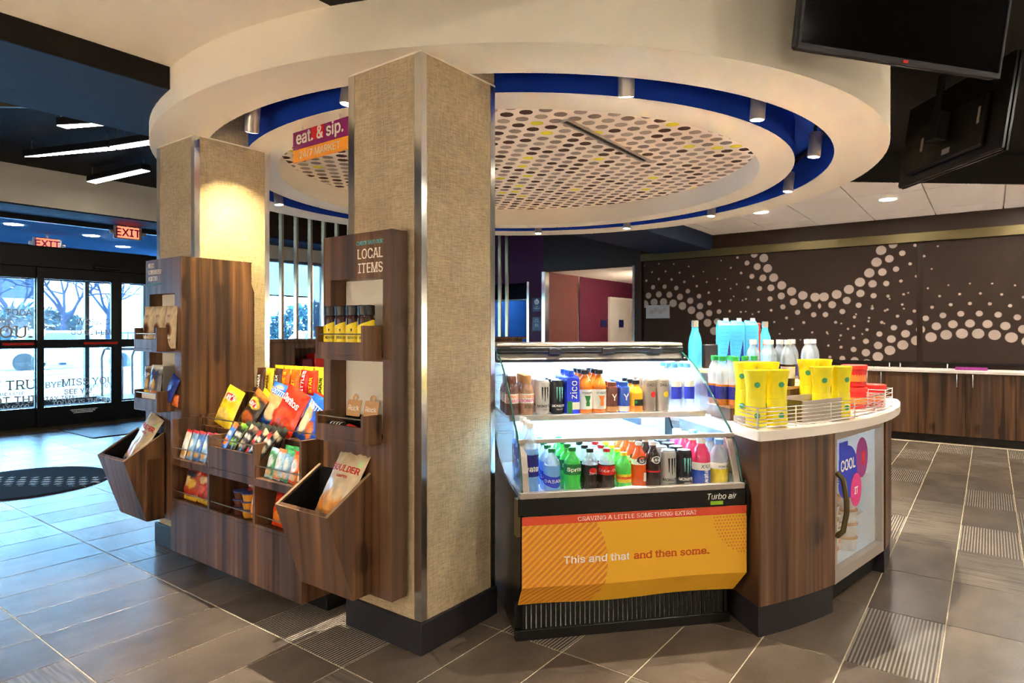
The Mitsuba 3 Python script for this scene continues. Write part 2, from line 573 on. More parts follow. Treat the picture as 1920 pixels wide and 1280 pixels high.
for a in np.arange(-3.318 - 0.69 * 3, 2.1, 0.69):
    for b in (4.08, 5.4, 6.72, 8.04, 9.36):
        g = rect(a + 0.006, b + 0.006, a + 0.684, b + 1.314).intersection(tilep.buffer(-0.004))
        if g.area > 0.01:
            part(ct, 'ceiling_panel', extr(g, 0.02, 2.86), 'white_tile')
struct('ceiling', 'dark navy soffit beside the left column', extr(rect(-4.4, -5, -3.475, 9.9).difference(hole), 0.9, 2.626), 'navy')
struct('trim_2', 'black band along the edge of the beige ceiling', extr(rect(-3.474, -5, -3.462, 2.0).difference(hole), 0.119, 2.6265), 'black_paint')
struct('ceiling', 'dark ceiling behind the round soffit', bx(-4.83, -2.2, 5.5, 9.9, 3.06, 3.1), 'black_paint')
leftp = sg.Polygon([(-4.4, -5), (-4.4, 9.9), (-9.91, 9.9), (-9.91, -0.2), (-7.9, 1.6), (-5.9, 3.2), (-5.29, 3.3), (-4.4, 3.3)])
struct('ceiling', 'black ceiling with linear lamps before the entrance', extr(leftp, 0.08, 3.48), 'black_paint')
ct2 = struct('ceiling', 'sliver of white tiles in the ceiling at upper left', bx(-9.91, -4.4, -5, 4, 3.62, 3.66), 'white_tile')
struct('trim_3', 'bronze lip between white tiles and black ceiling', extr(sg.LineString([(-9.91, -0.22), (-7.92, 1.58), (-5.9, 3.18), (-4.4, 3.28)]).buffer(0.02), 0.16, 3.46), 'bronze')
struct('roof', 'structural slab above the hung ceilings', bx(-10.8, 6.1, -5.1, 15.1, 3.67, 3.75), 'black_paint')
struct('wall_left', 'upper strip of the entrance wall above the hung ceilings', bx(-10.8, -10.7, -5.1, 15.1, 2.985, 3.67), 'black_paint')
struct('wall_right', 'black side walls above and behind the back wall', cat_(bx(6, 6.1, 9.9, 15.1, 0, 3.67), bx(-10.8, 6.1, 15.1, 15.2, 0, 3.67), bx(-10.8, -10.7, 9.9, 15.1, 0, 2.985), bx(6, 6.1, -5, 9.9, 3.1, 3.67)), 'black_paint')
# outer shell (behind and beside the camera)
struct('wall_right', 'plain beige wall on the right, out of frame', bx(6, 6.1, -5, 9.9, 0, 3.1), 'beige')
struct('wall_front', 'plain beige wall behind the viewpoint', bx(-10.7, 6.1, -5.1, -5, 0, 3.7), 'beige')
# back wall: plum end, hall opening, dark wood frame with roller shades
wb = sg.box(-10.7, 0, 6, 3.6).difference(shapely.union_all([rect(-8.7, -1, -7.0, 2.29), rect(-6.62, -1, -4.82, 2.465)]))
struct('wall_back', 'plum wall section left of the hall opening', wall_xz(wb.intersection(rect(-10.7, 0, -6.66, 3.6)), YB, YB + 0.12), 'plum')
struct('wall_back', 'dark wood panelled wall around the shades and hall opening', wall_xz(wb.intersection(rect(-6.66, 0, 6, 3.6)), YB, YB + 0.12), 'dark_wood')
struct('trim_4', 'chrome corner trim on the left jamb of the hall opening', bx(-6.69, -6.615, YB - 0.015, YB + 0.13, 0, 2.47, 0.003), 'chrome')
struct('trim_5', 'chrome corner trim on the right jamb of the hall opening', bx(-4.84, -4.78, YB - 0.015, YB + 0.13, 0, 2.47, 0.003), 'chrome')
struct('trim_6', 'chrome corner trim beside the blue lit recess', bx(-7.03, -6.98, YB - 0.015, YB + 0.13, 0, 2.3, 0.003), 'chrome')
struct('wall_hall', 'russet wall panel on the left side of the hall', bx(-6.72, -6.62, YB + 0.12, 11.1, 0, 2.47), 'russet')
struct('wall_hall', 'burgundy hall wall holding the cream door', bx(-6.76, -6.64, 11.1, 15, 0, 2.47), 'burgundy')
struct('trim_7', 'thin steel corner trim in the hall', bx(-6.645, -6.605, 11.08, 11.12, 0, 2.47, 0.002), 'chrome')
struct('wall_hall', 'burgundy end wall of the hall', bx(-6.7, -3.0, 15, 15.1, 0, 2.5), 'burgundy')
struct('wall_hall', 'burgundy right wall of the hall', bx(-4.8, -4.7, YB + 0.12, 15, 0, 2.5), 'burgundy')
struct('ceiling', 'pale ceiling of the hall', bx(-6.75, -4.7, YB + 0.12, 15, 2.466, 2.52), 'beige')
d1 = struct('door_1', 'cream door with frame and small plaque in the hall', bx(-6.66, -6.61, 12.45, 13.45, 0, 2.04, 0.004), 'cream')
part(d1, 'frame', wall_yz(rect(12.38, 0, 13.52, 2.11).difference(rect(12.46, -1, 13.44, 2.03)), -6.65, -6.59), 'cream')
part(d1, 'plaque', bx(-6.61, -6.6, 12.83, 13.05, 1.45, 1.62), 'navy_sign')
part(d1, 'hinge', bx(-6.6, -6.585, 13.4, 13.44, 1.6, 1.75), 'chrome')
solo('door_sign', 'small navy room sign left of the cream hall door', 'sign', cat_(bx(-6.64, -6.625, 12.05, 12.3, 1.46, 1.6)), 'navy_sign')
# recess with blue lit corridor
struct('wall_recess', 'black recess in the plum wall', cat_(bx(-8.75, -8.7, YB + 0.12, 10.5, 0, 2.3), bx(-7.0, -6.95, YB + 0.12, 10.5, 0, 2.3), bx(-8.75, -6.95, YB + 0.12, 10.5, 2.29, 2.34),
       wall_xz(rect(-8.75, 0, -6.95, 2.3).difference(rect(-8.4, -1, -7.2, 2.0)), 10.45, 10.5)), 'matte_black')
d2 = thing('door_2', 'grey rounded frame of the blue lit passage in the recess', kind='structure')
part(d2, 'frame', tube([(-8.4, 10.44, 0), (-8.4, 10.44, 1.95), (-8.36, 10.44, 2.0), (-7.24, 10.44, 2.0), (-7.2, 10.44, 1.95), (-7.2, 10.44, 0)], 0.022), 'steel', True)
struct('wall_passage', 'blue walls of the passage behind the recess', cat_(bx(-8.45, -8.4, 10.5, 13, 0, 2.5), bx(-7.2, -7.15, 10.5, 11.6, 0, 2.5), bx(-8.45, -6.9, 13, 13.05, 0, 2.5), bx(-7.15, -6.9, 11.6, 11.65, 0, 2.5), bx(-6.95, -6.9, 11.6, 13, 0, 2.5), bx(-8.45, -6.9, 10.5, 13, 2.4, 2.45)), 'blue_frost')
lamp = solo('passage_lamp', 'small ceiling lamp of the blue passage', 'lamp', bx(-7.95, -7.65, 10.9, 11.2, 2.38, 2.395), 'lens', **glow('', COOL * 9, 0.2))
# wall signs
for k, (zc, s1, lb) in enumerate(((1.86, 'wc', 'upper navy restroom sign with pictogram on the plum wall'), (1.50, 'x', 'lower navy restroom sign on the plum wall'))):
    sgn = thing('restroom_sign', lb, 'sign')
    part(sgn, 'plate', bx(-6.9, -6.7, YB - 0.012, YB, zc - 0.13, zc + 0.13, 0.002), 'navy_sign')
    if k == 0:
        part(sgn, 'pictogram', cat_(wall_xz(sg.Point(-6.8, zc + 0.05).buffer(0.05).difference(sg.Point(-6.8, zc + 0.05).buffer(0.03)), YB - 0.015, YB - 0.0121), wall_xz(rect(-6.81, zc + 0.03, -6.79, zc + 0.11), YB - 0.015, YB - 0.0121)), 'white')
        part(sgn, 'lettering', cat_(*[xf(stand(text(w, 0.022)), trimesh.transformations.translation_matrix([-6.8, YB - 0.0121, zc - 0.05 - 0.035 * q])) for q, w in enumerate(('MEN', 'WOMEN'))]), 'white')
    else:
        part(sgn, 'lettering', cat_(*[xf(stand(text(w, 0.022 if q < 2 else 0.05, bold=q == 2)), trimesh.transformations.translation_matrix([-6.8, YB - 0.0121, zc + 0.07 - 0.04 * q - 0.04 * (q == 2)])) for q, w in enumerate(('GUEST', 'ROOMS', '24'))]), 'white')
# shade wall
struct('trim_8', 'bronze headbox strip above the roller shades', bx(-4.66, 6, YB - 0.09, YB, 2.52, 2.64, 0.004), 'bronze')
struct('trim_9', 'dark wooden side frame of the shade wall', bx(-4.78, -4.66, YB - 0.06, YB, 0, 2.9, 0.003), 'dark_wood')
for x0, x1, lb in ((-4.61, -0.765, 'long dark brown roller shade with dot arcs, left of the gap'), (-0.70, 5.9, 'dark brown roller shade with dot arc, right of the gap')):
    s = thing('roller_shade', lb, 'roller shade')
    part(s, 'cloth', bx(x0, x1, YB - 0.045, YB - 0.042, 0.96, 2.53), 'shade_cloth')
    part(s, 'hem_bar', bx(x0, x1, YB - 0.052, YB - 0.036, 0.935, 0.962, 0.003), 'black_paint')
    part(s, 'roller', rod((x0, YB - 0.045, 2.545), (x1, YB - 0.045, 2.545), 0.03, 12), 'black_paint', True)
pl = thing('wall_plaque', 'pale plaque of small grey figures on the left shade', 'plaque')
part(pl, 'plate', bx(-4.57, -4.16, YB - 0.062, YB - 0.05, 1.57, 1.79, 0.002), 'grey_metal')
part(pl, 'drawing', cat_(*[wall_xz(sg.Point(-4.47 + 0.075 * q, 1.68 + 0.03 * (q % 2)).buffer(0.035), YB - 0.066, YB - 0.0621) for q in range(4)]), 'tray_grey')
# ------------------------------------------------------------------ back cabinets
cab = thing('base_cabinet', 'long walnut base cabinet along the shade wall', 'cabinet')
part(cab, 'body', bx(-2.6, 2.7, 9.37, YB - 0.06, 0.1, 0.85), 'walnut')
part(cab, 'toe_kick', bx(-2.6, 2.7, 9.42, 9.6, 0, 0.1), 'frame_black')
for k in range(-4, 7):
    x0 = -0.708 + 0.474 * k
    dk = part(cab, 'door', bx(x0 + 0.002, x0 + 0.472, 9.35, 9.369, 0.1, 0.845, 0.0015), 'walnut')
    hx = x0 + (0.39 if k % 2 == 0 else 0.072)
    put(dk, 'handle', shp(tube([(hx, 9.349, 0.69), (hx, 9.325, 0.69), (hx, 9.325, 0.84), (hx, 9.349, 0.84)], 0.0065), 'chrome', True))
    if k == 1:
        put(dk, 'lock', shp(rod((x0 + 0.03, 9.335, 0.82), (x0 + 0.03, 9.35, 0.82), 0.011, 12), 'bronze', True))
solo('worktop', 'long white worktop on the walnut cabinet under the shades', 'worktop', bx(-2.62, 2.72, 9.32, YB - 0.055, 0.852, 0.886, 0.004), 'quartz')
solo('folder', 'purple folder lying on the white back worktop', 'folder', bx(-0.34, -0.02, 9.5, 9.72, 0.887, 0.915, 0.003), 'purple')
for k, x in enumerate((-1.04, -0.92, -0.42)):
    solo('soap_pump', 'small chrome post standing on the back worktop', 'post', cat_(rod((x, 9.55, 0.887), (x, 9.55, 0.95), 0.008), rod((x, 9.55, 0.95), (x, 9.51, 0.955), 0.006)), 'chrome', True, group='chrome posts on the back worktop')
# ------------------------------------------------------------------ entrance wall and vestibule
struct('wall_left', 'beige bulkhead above the entrance doors', cat_(bx(-10.7, -9.91, -5, 5.9, 2.985, 3.6)), 'beige')
struct('wall_left', 'dark brown bulkhead above the window wall', bx(-10.7, -9.91, 5.9, 9.9, 2.985, 3.6), 'dark_wood')
struct('trim_10', 'navy underside of the entrance bulkhead', bx(-10.72, -9.905, -5, 9.9, 2.965, 2.985), 'navy')
struct('wall_left', 'low wall and piers of the window side', wall_yz(shapely.union_all([rect(-5, 0, -1.2, 2.97), rect(5.9, 0, 9.9, 2.97)]).difference(rect(6.3, 1.0, 9.6, 2.72)), XD - 0.12, XD), 'cream')
w1 = thing('window_1', 'tall window with pale roller blind behind the bronze slats', kind='structure')
part(w1, 'frame', wall_yz(rect(6.3, 1.0, 9.6, 2.72).difference(shapely.union_all([rect(6.36, 1.06, 8.0, 2.66), rect(8.06, 1.06, 9.54, 2.66)])), XD - 0.1, XD - 0.03), 'steel')
part(w1, 'pane', bx(XD - 0.068, XD - 0.062, 6.3, 9.6, 1.0, 2.7), 'glass')
part(w1, 'blind', bx(XD - 0.02, XD - 0.017, 6.4, 7.75, 2.04, 2.68), 'blind_cloth')
part(w1, 'blind', bx(XD - 0.02, XD - 0.017, 7.8, 9.5, 1.25, 2.68), 'blind_cloth')
part(w1, 'hem_bar', bx(XD - 0.025, XD - 0.012, 6.4, 7.75, 2.02, 2.042), 'frame_black')
# black storefront: transom, header, three leaves
sf = thing('door_3', 'black aluminium storefront frame around the entrance doors', kind='structure')
part(sf, 'frame', wall_yz(rect(-1.2, 0, 5.9, 2.97).difference(shapely.union_all([rect(-1.1, 2.56, 1.9, 2.9), rect(1.96, 2.56, 5.0, 2.9), rect(5.06, 2.56, 5.8, 2.9), rect(-1.1, 0, 5.5, 2.2)])), XD - 0.1, XD), 'frame_black')
part(sf, 'header', bx(XD - 0.12, XD + 0.05, -1.2, 5.9, 2.26, 2.54, 0.006), 'frame_black')
for y0, y1 in ((-1.1, 1.9), (1.96, 5.0), (5.06, 5.8)):
    part(sf, 'transom_pane', bx(XD - 0.055, XD - 0.049, y0 - 0.01, y1 + 0.01, 2.55, 2.91), 'glass')
part(sf, 'side_light', bx(XD - 0.06, XD - 0.04, 5.45, 5.9, 0, 2.25), 'frame_black')
part(sf, 'sensor', bx(XD + 0.05, XD + 0.1, 3.9, 4.25, 2.28, 2.33, 0.01), 'plastic_black')
leafs = ((-1.1, 0.99, 'entrance door leaf furthest to the left'), (1.0, 3.27, 'black glazed entrance door leaf lettered GOT TH'), (3.2, 4.22, 'black glazed sliding door leaf lettered MISS YOU'), (4.225, 5.5, 'black glazed door leaf half hidden by the tall walnut unit'))
LET = {1: [('STAY TRU.', 0.13, 2.80, 0.555, 0), ('GOOD TIMES HAD LATER', 0.04, 2.74, 0.482, 1), ('YOU GOT THIS', 0.10, 2.78, 0.362, 1), ('HAD A TRU-LY GOOD', 0.048, 2.78, 0.298, 1), ('YOU.', 0.16, 2.9, 1.27, 0), ('TODAY', 0.08, 3.05, 1.58, 0)],
       2: [('MISS YOU.', 0.10, 3.86, 0.572, 0), ('BYE!', 0.08, 3.42, 0.56, 0), ('SEE YA!', 0.07, 3.71, 0.452, 1), ('GET OUT', 0.05, 4.0, 0.515, 1), ('STAY TRU.', 0.06, 3.46, 0.372, 1), ('AWESOME TIMES AHEAD', 0.036, 3.90, 0.388, 1), ('TODAY IS THE DAY.', 0.062, 3.80, 0.302, 1), ('GO GET EM', 0.07, 3.88, 1.31, 0), ('WORK OUT', 0.08, 3.98, 1.46, 0)]}
for n, (y0, y1, lb) in enumerate(leafs):
    lf = thing('door_leaf', lb, 'door')
    xo = XD + (0.055 if n == 2 else 0.0)
    hole = shapely.union_all([rect(y0 + 0.08, 1.24, y1 - 0.08, 2.1), rect(y0 + 0.08, 0.285, y1 - 0.08, 1.12)])
    part(lf, 'frame', wall_yz(rect(y0, 0.01, y1, 2.25).difference(hole), xo - 0.05, xo + 0.0), 'frame_black')
    part(lf, 'pane', bx(xo - 0.028, xo - 0.022, y0 + 0.07, y1 - 0.07, 1.23, 2.11), 'glass')
    part(lf, 'pane', bx(xo - 0.028, xo - 0.022, y0 + 0.07, y1 - 0.07, 0.275, 1.13), 'glass')
    if n >= 1:
        part(lf, 'caution_strip', bx(xo + 0.0005, xo + 0.002, y1 - 0.45, y1 - 0.09 + 0.1 * (n == 2), 1.165, 1.2), 'red_sign')
    if n == 2:
        part(lf, 'notice', cat_(*[bx(xo + 0.0005, xo + 0.002, 3.6 + 0.02 * q, 3.95 - 0.03 * q, 0.215 - 0.022 * q, 0.227 - 0.022 * q) for q in range(3)]), 'decal')
    M = np.array([[0, 0, 1, 0], [1, 0, 0, 0], [0, 1, 0, 0], [0, 0, 0, 1.0]])
    for s, hh, yc, zc, sl in LET.get(n, []):
        m = text(s, hh, 0.001, slab=True, bold=bool(sl))
        m.apply_transform(M)
        m.apply_translation([xo - 0.0215, yc, zc])
        sl_ = m.slice_plane([0, y0 + 0.085, 0], [0, 1, 0]).slice_plane([0, y1 - 0.085, 0], [0, -1, 0])
        part(lf, 'lettering', sl_, 'decal' if sl else 'grey_metal')
struct('trim_11', 'bronze threshold strip under the entrance doors', bx(-10.7, -10.35, -1.2, 9.9, 0.0, 0.012), 'bronze')


def exit_sign(M, lb):
    e = thing('exit_sign', lb, 'exit sign')
    part(e, 'housing', xf(bx(-0.02, 0.02, -0.2, 0.2, -0.1, 0.1, 0.02), M), 'alu')
    part(e, 'panel', xf(bx(0.0201, 0.026, -0.15, 0.15, -0.085, 0.085), M), 'red_sign', emitter={'type': 'area', 'radiance': rgb([1.2 * K, 0.10 * K, 0.05 * K]), 'sampling_weight': 0.1})
    t = text('EXIT', 0.11, 0.002, bold=True)
    t.apply_transform(np.array([[0, 0, 1, 0.0262], [1, 0, 0, 0], [0, 1, 0, -0.055], [0, 0, 0, 1.0]]))
    part(e, 'lettering', xf(t, M), 'maroon_sign')
    part(e, 'lamp', xf(cat_(rod((0.0, 0.2, 0.0), (0.0, 0.25, 0.0), 0.03), rod((0, -0.25, 0), (0, -0.2, 0), 0.03)), M), 'alu', True)
    part(e, 'stem', xf(rod((0, 0, 0.09), (0, 0, 0.16), 0.02), M), 'alu', True)


exit_sign(trimesh.transformations.translation_matrix([-10.55, 4.33, 2.86]), 'red lit exit sign hanging before the transom near the left column')
# vestibule
struct('ceiling', 'deep blue ceiling of the vestibule', bx(-15.6, -10.73, -4, 7.2, 2.93, 2.98), 'vestibule_blue')
struct('wall_vestibule', 'vestibule side walls', cat_(bx(-14.6, -10.8, -4.05, -4, 0, 2.95), bx(-13.0, -10.82, 6.0, 6.1, 0, 2.95)), 'vestibule_blue')
of = thing('door_4', 'dark frame of the outer vestibule doors', kind='structure')
part(of, 'frame', wall_yz(rect(-4, 0, 6.1, 2.93).difference(shapely.union_all([rect(a, 0.1, b, 2.3) for a, b in ((-3.9, -1.9), (-1.8, 0.35), (0.45, 2.6), (2.7, 3.55), (3.62, 4.95), (5.02, 6.0))] + [rect(a, 2.55, b, 2.86) for a, b in ((-3.9, 0.9), (1.0, 6.0))])), -14.0, -13.9), 'frame_black')
for a, b in ((-3.95, 0.4), (0.4, 3.58), (3.58, 6.05)):
    part(of, 'pane', bx(-13.96, -13.954, a, b, 0.05, 2.9), 'glass')
exit_sign(trimesh.transformations.translation_matrix([-12.2, 3.8, 2.7650]), 'second red exit sign, over the outer vestibule doors')
for k, (x, y) in enumerate(((-11.48, 3.16), (-11.8, 4.29), (-12.87, 5.2), (-13.1, 1.2), (-11.7, 0.2))):
    solo('vestibule_downlight', 'round white downlight in the blue vestibule ceiling', 'downlight', lathe([(0.0, 2.918), (0.11, 2.918), (0.12, 2.9299)], 24).apply_translation([x, y, 0]), 'lens', group='vestibule downlights', **glow('', NEUT * VEST_L * 0.25, 0.15))
# luggage cart in the vestibule
lc = thing('luggage_cart', 'chrome luggage cart standing in the vestibule', 'luggage cart')
for y in (4.75, 5.25):
    part(lc, 'hoop', tube([(-12.6, y, 0.2), (-12.62, y, 0.9), (-12.5, y, 1.05), (-12.2, y, 1.12), (-11.9, y, 1.05), (-11.8, y, 0.9), (-11.8, y, 0.2)], 0.02), 'grey_metal', True)
part(lc, 'deck', bx(-12.7, -11.7, 4.7, 5.3, 0.16, 0.22, 0.01), 'base_dark')
part(lc, 'rail', cat_(rod((-12.5, 4.75, 1.05), (-12.5, 5.25, 1.05), 0.015), rod((-11.9, 4.75, 1.05), (-11.9, 5.25, 1.05), 0.015)), 'grey_metal', True)
for x in (-12.55, -11.85):
    for y in (4.8, 5.2):
        part(lc, 'wheel', xf(trimesh.creation.cylinder(0.08, 0.03, sections=16), trimesh.transformations.translation_matrix([x, y, 0.08]) @ trimesh.transformations.rotation_matrix(PI / 2, [1, 0, 0])), 'plastic_black')
# outdoors
struct('ground', 'pale grey pavement and lot outside the doors', bx(-120, -10.701, -90, 110, -0.3, -0.02), 'paver')
solo('kerb', 'long low kerb between forecourt and parking', 'kerb', bx(-24.3, -24, -60, 70, -0.02, 0.13, 0.02), 'white')


def bare_tree(label, x, y, h, seed):
    r = np.random.default_rng(seed)
    t = thing('bare_tree', label, 'tree')
    trunk = tube([(0, 0, -0.05), (0.05, 0, h * 0.18), (0, 0.05, h * 0.34)], [h * 0.022, h * 0.018, h * 0.015], 7)
    segs = []

    def grow(p, d, L, rad, n):
        d = d / np.linalg.norm(d)
        q = p + d * L
        segs.append(tube([p, (p + q) / 2 + r.normal(0, L * 0.05, 3), q], [rad, rad * 0.85, rad * 0.65], 5))
        if n:
            for _ in range(3 if n > 1 else 4):
                nd = d + r.normal(0, 0.42, 3) + np.array([0, 0, 0.12])
                grow(q, nd, L * r.uniform(0.62, 0.85), rad * 0.62, n - 1)
    for k in range(5):
        a = k * 2 * PI / 5 + r.uniform(0, 1)
        grow(np.array([0, 0.03, h * (0.26 + 0.02 * k)]), np.array([math.cos(a) * 0.7, math.sin(a) * 0.7, 1.0]), h * 0.2, h * 0.011, 3)
    part(t, 'trunk', trunk, 'tree_bark', True, T().translate([x, y, 0]))
    part(t, 'branches', cat_(*segs), 'tree_bark', True, T().translate([x, y, 0]), kind='stuff')


bare_tree('wide bare tree seen through the middle door leaf', -31, 10.2, 6.4, 1)
bare_tree('bare tree seen through the left door leaf', -30, 4.6, 6.4, 2)
bare_tree('slim bare tree behind the right mullion of the middle leaf', -38, 14.6, 7.0, 3)
bare_tree('distant bare tree further back in the lot', -52, 14.0, 8.0, 4)


def leafy(label, x, y, h, w, seed):
    r = np.random.default_rng(seed)
    t = thing('evergreen_tree', label, 'tree')
    n = 1500
    u = r.normal(size=(n, 3))
    u /= np.linalg.norm(u, axis=1, keepdims=True)
    p = u * r.uniform(0.55, 1.0, (n, 1)) ** 0.5 * np.array([w, w, h * 0.45]) + np.array([0, 0, h * 0.55])
    a, b = r.normal(size=(2, n, 3)) * 0.09 * w
    v = np.stack([p, p + a, p + b], 1).reshape(-1, 3)
    part(t, 'trunk', tube([(0, 0, -0.05), (0, 0, h * 0.5)], [w * 0.09, w * 0.05], 7), 'tree_bark', True, T().translate([x, y, 0]))
    part(t, 'foliage', trimesh.Trimesh(v, np.arange(3 * n).reshape(-1, 3), process=False), 'tree_leaf', False, T().translate([x, y, 0]), kind='stuff')


leafy('bushy evergreen tree outside, right of the door leaves', -36, 17.8, 4.2, 2.0, 5)
leafy('low bushy tree beyond the window slats', -34, 24.5, 3.0, 2.4, 6)
leafy('second low bushy tree beyond the window slats', -37, 29.5, 3.2, 2.4, 7)
leafy('round shrub behind the parked white car', -39, 11.5, 2.6, 2.4, 8)


def car(label, x, y, rz, mat_):
    c = thing('car', label, 'car')
    M = at(x, y, -0.02, rz)
    body = hull([(sx * a, sy * 0.85, z) for sx in (1, -1) for sy in (1, -1) for a, z in ((2.2, 0.3), (2.25, 0.6), (2.0, 0.85))])
    cabin = hull([(a, sy * b, z) for sy in (1, -1) for a, b, z in ((-1.9, 0.8, 0.85), (1.0, 0.8, 0.85), (-1.4, 0.62, 1.42), (0.35, 0.62, 1.42))])
    part(c, 'body', body, mat_, False, M)
    part(c, 'cabin', cabin, mat_, False, M)
    wins = cat_(*[hull([(a, sy * b, z) for a, b, z in ((-1.55, 0.79, 0.95), (0.75, 0.79, 0.95), (-1.3, 0.66, 1.34), (0.3, 0.66, 1.34))] + [(-0.4, sy * 0.4, 1.1)]) for sy in (1.015, -1.015)])
    part(c, 'side_window', wins, 'car_dark', False, M)
    for a in (-1.4, 1.4):
        for sy in (0.82, -0.82):
            w = xf(trimesh.creation.cylinder(0.32, 0.2, sections=18), trimesh.transformations.translation_matrix([a, sy, 0.32]) @ trimesh.transformations.rotation_matrix(PI / 2, [1, 0, 0]))
            part(c, 'wheel', w, 'plastic_black', False, M)


car('white car parked outside, behind the middle door leaf', -26.5, 9.2, 62, 'car_white')
car('white car parked outside, beyond the right door leaf', -27.5, 14.6, 80, 'car_white')
car('dark car parked far out behind the left door leaf', -34, 5.4, 80, 'car_dark')
car('white car beyond the window slats', -27, 20.5, 75, 'car_white')
fn_ = thing('fence', 'long dark picket fence across the far side of the lot', 'fence')
part(fn_, 'rail', cat_(bx(-43, -42.95, -20, 60, 1.25, 1.32), bx(-43, -42.95, -20, 60, 0.25, 0.32)), 'car_dark')
part(fn_, 'pickets', cat_(*[bx(-42.95, -42.92, y, y + 0.06, 0, 1.4) for y in np.arange(-10, 50, 0.3)]), 'car_dark', kind='stuff')
bh = thing('building', 'long pale building far behind the parking lot', 'building')
part(bh, 'wall', bx(-101, -95, -30, 28, 0, 5.5), 'white')
part(bh, 'roof', hull([(-102, -31, 5.5), (-94, -31, 5.5), (-98, -31, 8), (-102, 29, 5.5), (-94, 29, 5.5), (-98, 29, 8)]), 'tree_bark')
for y in range(-28, 27, 5):
    part(bh, 'window', bx(-95, -94.9, y, y + 2, 1.4, 3.4), 'car_dark')
# mats
solo('vestibule_mat', 'long dark walk-off mat across the vestibule floor', 'mat', bx(-13.85, -10.95, -3.9, 5.9, -0.0195, 0.0, 0.004), 'base_dark')
struct('ground', 'strip of paving before the outer doors, forecourt shade painted in its dark colour', bx(-18.2, -14.1, -30, 60, -0.0199, -0.008), 'car_dark')  # shade of the covered forecourt put into the strip colour
solo('door_mat', 'dark rectangular mat in front of the entrance doors', 'mat', bx(-10.3, -9.1, 3.33, 5.6, 0.0005, 0.012, 0.004), 'base_dark')
solo('round_mat', 'round dark mat with rows of pale dashes at the left edge', 'mat', lathe([(0.0, 0.0005), (0.67, 0.0005), (0.67, 0.006), (0.655, 0.012), (0, 0.012)], 64).apply_translation([-6.92, 1.98, 0]), 'mat_print')

# ------------------------------------------------------------------ partition with bronze slats
pt = thing('low_partition', 'low wooden partition with open niches below the bronze slats', 'partition')
part(pt, 'panel', wall_yz(rect(3.2, 0, 8.6, 1.235).difference(shapely.union_all([rect(4.27, 0.92, 4.95, 1.17), rect(5.0, 0.92, 5.6, 1.17), rect(4.27, 0.3, 4.95, 0.88)])), -6.5, -6.2), 'walnut')
part(pt, 'back', bx(-6.53, -6.5, 3.2, 8.6, 0, 1.235), 'walnut')
part(pt, 'cap', bx(-6.55, -6.15, 3.15, 8.65, 1.236, 1.27, 0.004), 'walnut')
sc = thing('slat_screen', 'screen of upright bronze slats standing on the low partition', 'screen')
for y in np.arange(3.43, 8.5, 0.19):
    part(sc, 'slat', bx(-6.39, -6.33, y, y + 0.028, 1.271, 3.475, 0.003), 'slat_metal')
for k, y in enumerate((4.4, 4.57, 4.74)):
    solo('gift_box', ('pinkish red box in the niche, first from the left', 'tall pinkish red box in the niche, middle one', 'pinkish red box in the niche, nearest the walnut tray')[k], 'box', bx(-6.4, -6.25, y, y + 0.14, 0.921, 1.04 + 0.06 * (k == 1), 0.006), 'burgundy' if k == 0 else 'red_tub')

# ------------------------------------------------------------------ linear lamps at left
for k, (q, lb) in enumerate((([(-7.09, 2.28), (-7.12, 2.378), (-6.705, 2.567), (-6.697, 2.496)], 'short linear lamp, topmost in the black ceiling'),
                             ([(-8.67, 2.467), (-8.5, 2.58), (-7.53, 2.975), (-7.5, 2.87)], 'long linear lamp, left half of the joined pair'),
                             ([(-7.46, 2.88), (-7.5, 2.985), (-6.62, 3.22), (-6.6, 3.1)], 'long linear lamp, right half of the joined pair'),
                             ([(-9.422, 3.369), (-9.457, 3.493), (-8.2, 3.622), (-8.18, 3.509)], 'linear lamp nearest the beige bulkhead'))):
    g = sg.Polygon(q)
    l = thing('linear_lamp', lb, 'lamp')
    part(l, 'housing', extr(g, 0.07, 3.312), 'black_paint')
    part(l, 'diffuser', extr(g.buffer(-0.004), 0.01, 3.301), 'lens', **glow('', NEUT * LINE_L))
    for e in (q[0], q[2]):
        part(l, 'hanger', rod((e[0] * 0.8 + sum(a[0] for a in q) * 0.05, e[1] * 0.8 + sum(a[1] for a in q) * 0.05, 3.38), (e[0] * 0.8 + sum(a[0] for a in q) * 0.05, e[1] * 0.8 + sum(a[1] for a in q) * 0.05, 3.48), 0.004), 'chrome')

# ------------------------------------------------------------------ round soffit
C = (-3.09, 4.22)
RO, RI, R2, R1, ZR, ZP = 2.62, 2.31, 2.07, 1.84, 2.53, 2.70
rg = thing('round_soffit', 'round beige ceiling ring with blue light slot', kind='structure')
MC = trimesh.transformations.translation_matrix([C[0], C[1], 0])
part(rg, 'fascia', xf(ring_lathe([(RI, ZR), (RO, ZR), (RO, 3.16), (RO - 0.05, 3.16), (RO - 0.05, ZR + 0.03), (RI, ZR + 0.03)], 128), MC), 'beige', 30)
part(rg, 'slot_lining', xf(ring_lathe([(R2 + 0.001, ZR + 0.002), (R2 + 0.001, 2.78), (RI + 0.05, 2.78), (RI + 0.05, ZR + 0.0301), (RI + 0.07, ZR + 0.0301), (RI + 0.07, 2.80), (R2 - 0.02, 2.80), (R2 - 0.02, ZR + 0.002)], 128), MC), 'blue_paint', 30)
part(rg, 'slot_edge', xf(ring_lathe([(RI - 0.001, ZR + 0.006), (RI + 0.0, ZR + 0.03), (RI + 0.0, 2.78), (RI - 0.003, 2.78)], 128), MC), 'blue_paint', 30)
part(rg, 'inner_ring', xf(ring_lathe([(R1, ZR), (R2, ZR), (R2, ZR + 0.2), (R1, ZR + 0.2)], 128), MC), 'beige', 30)
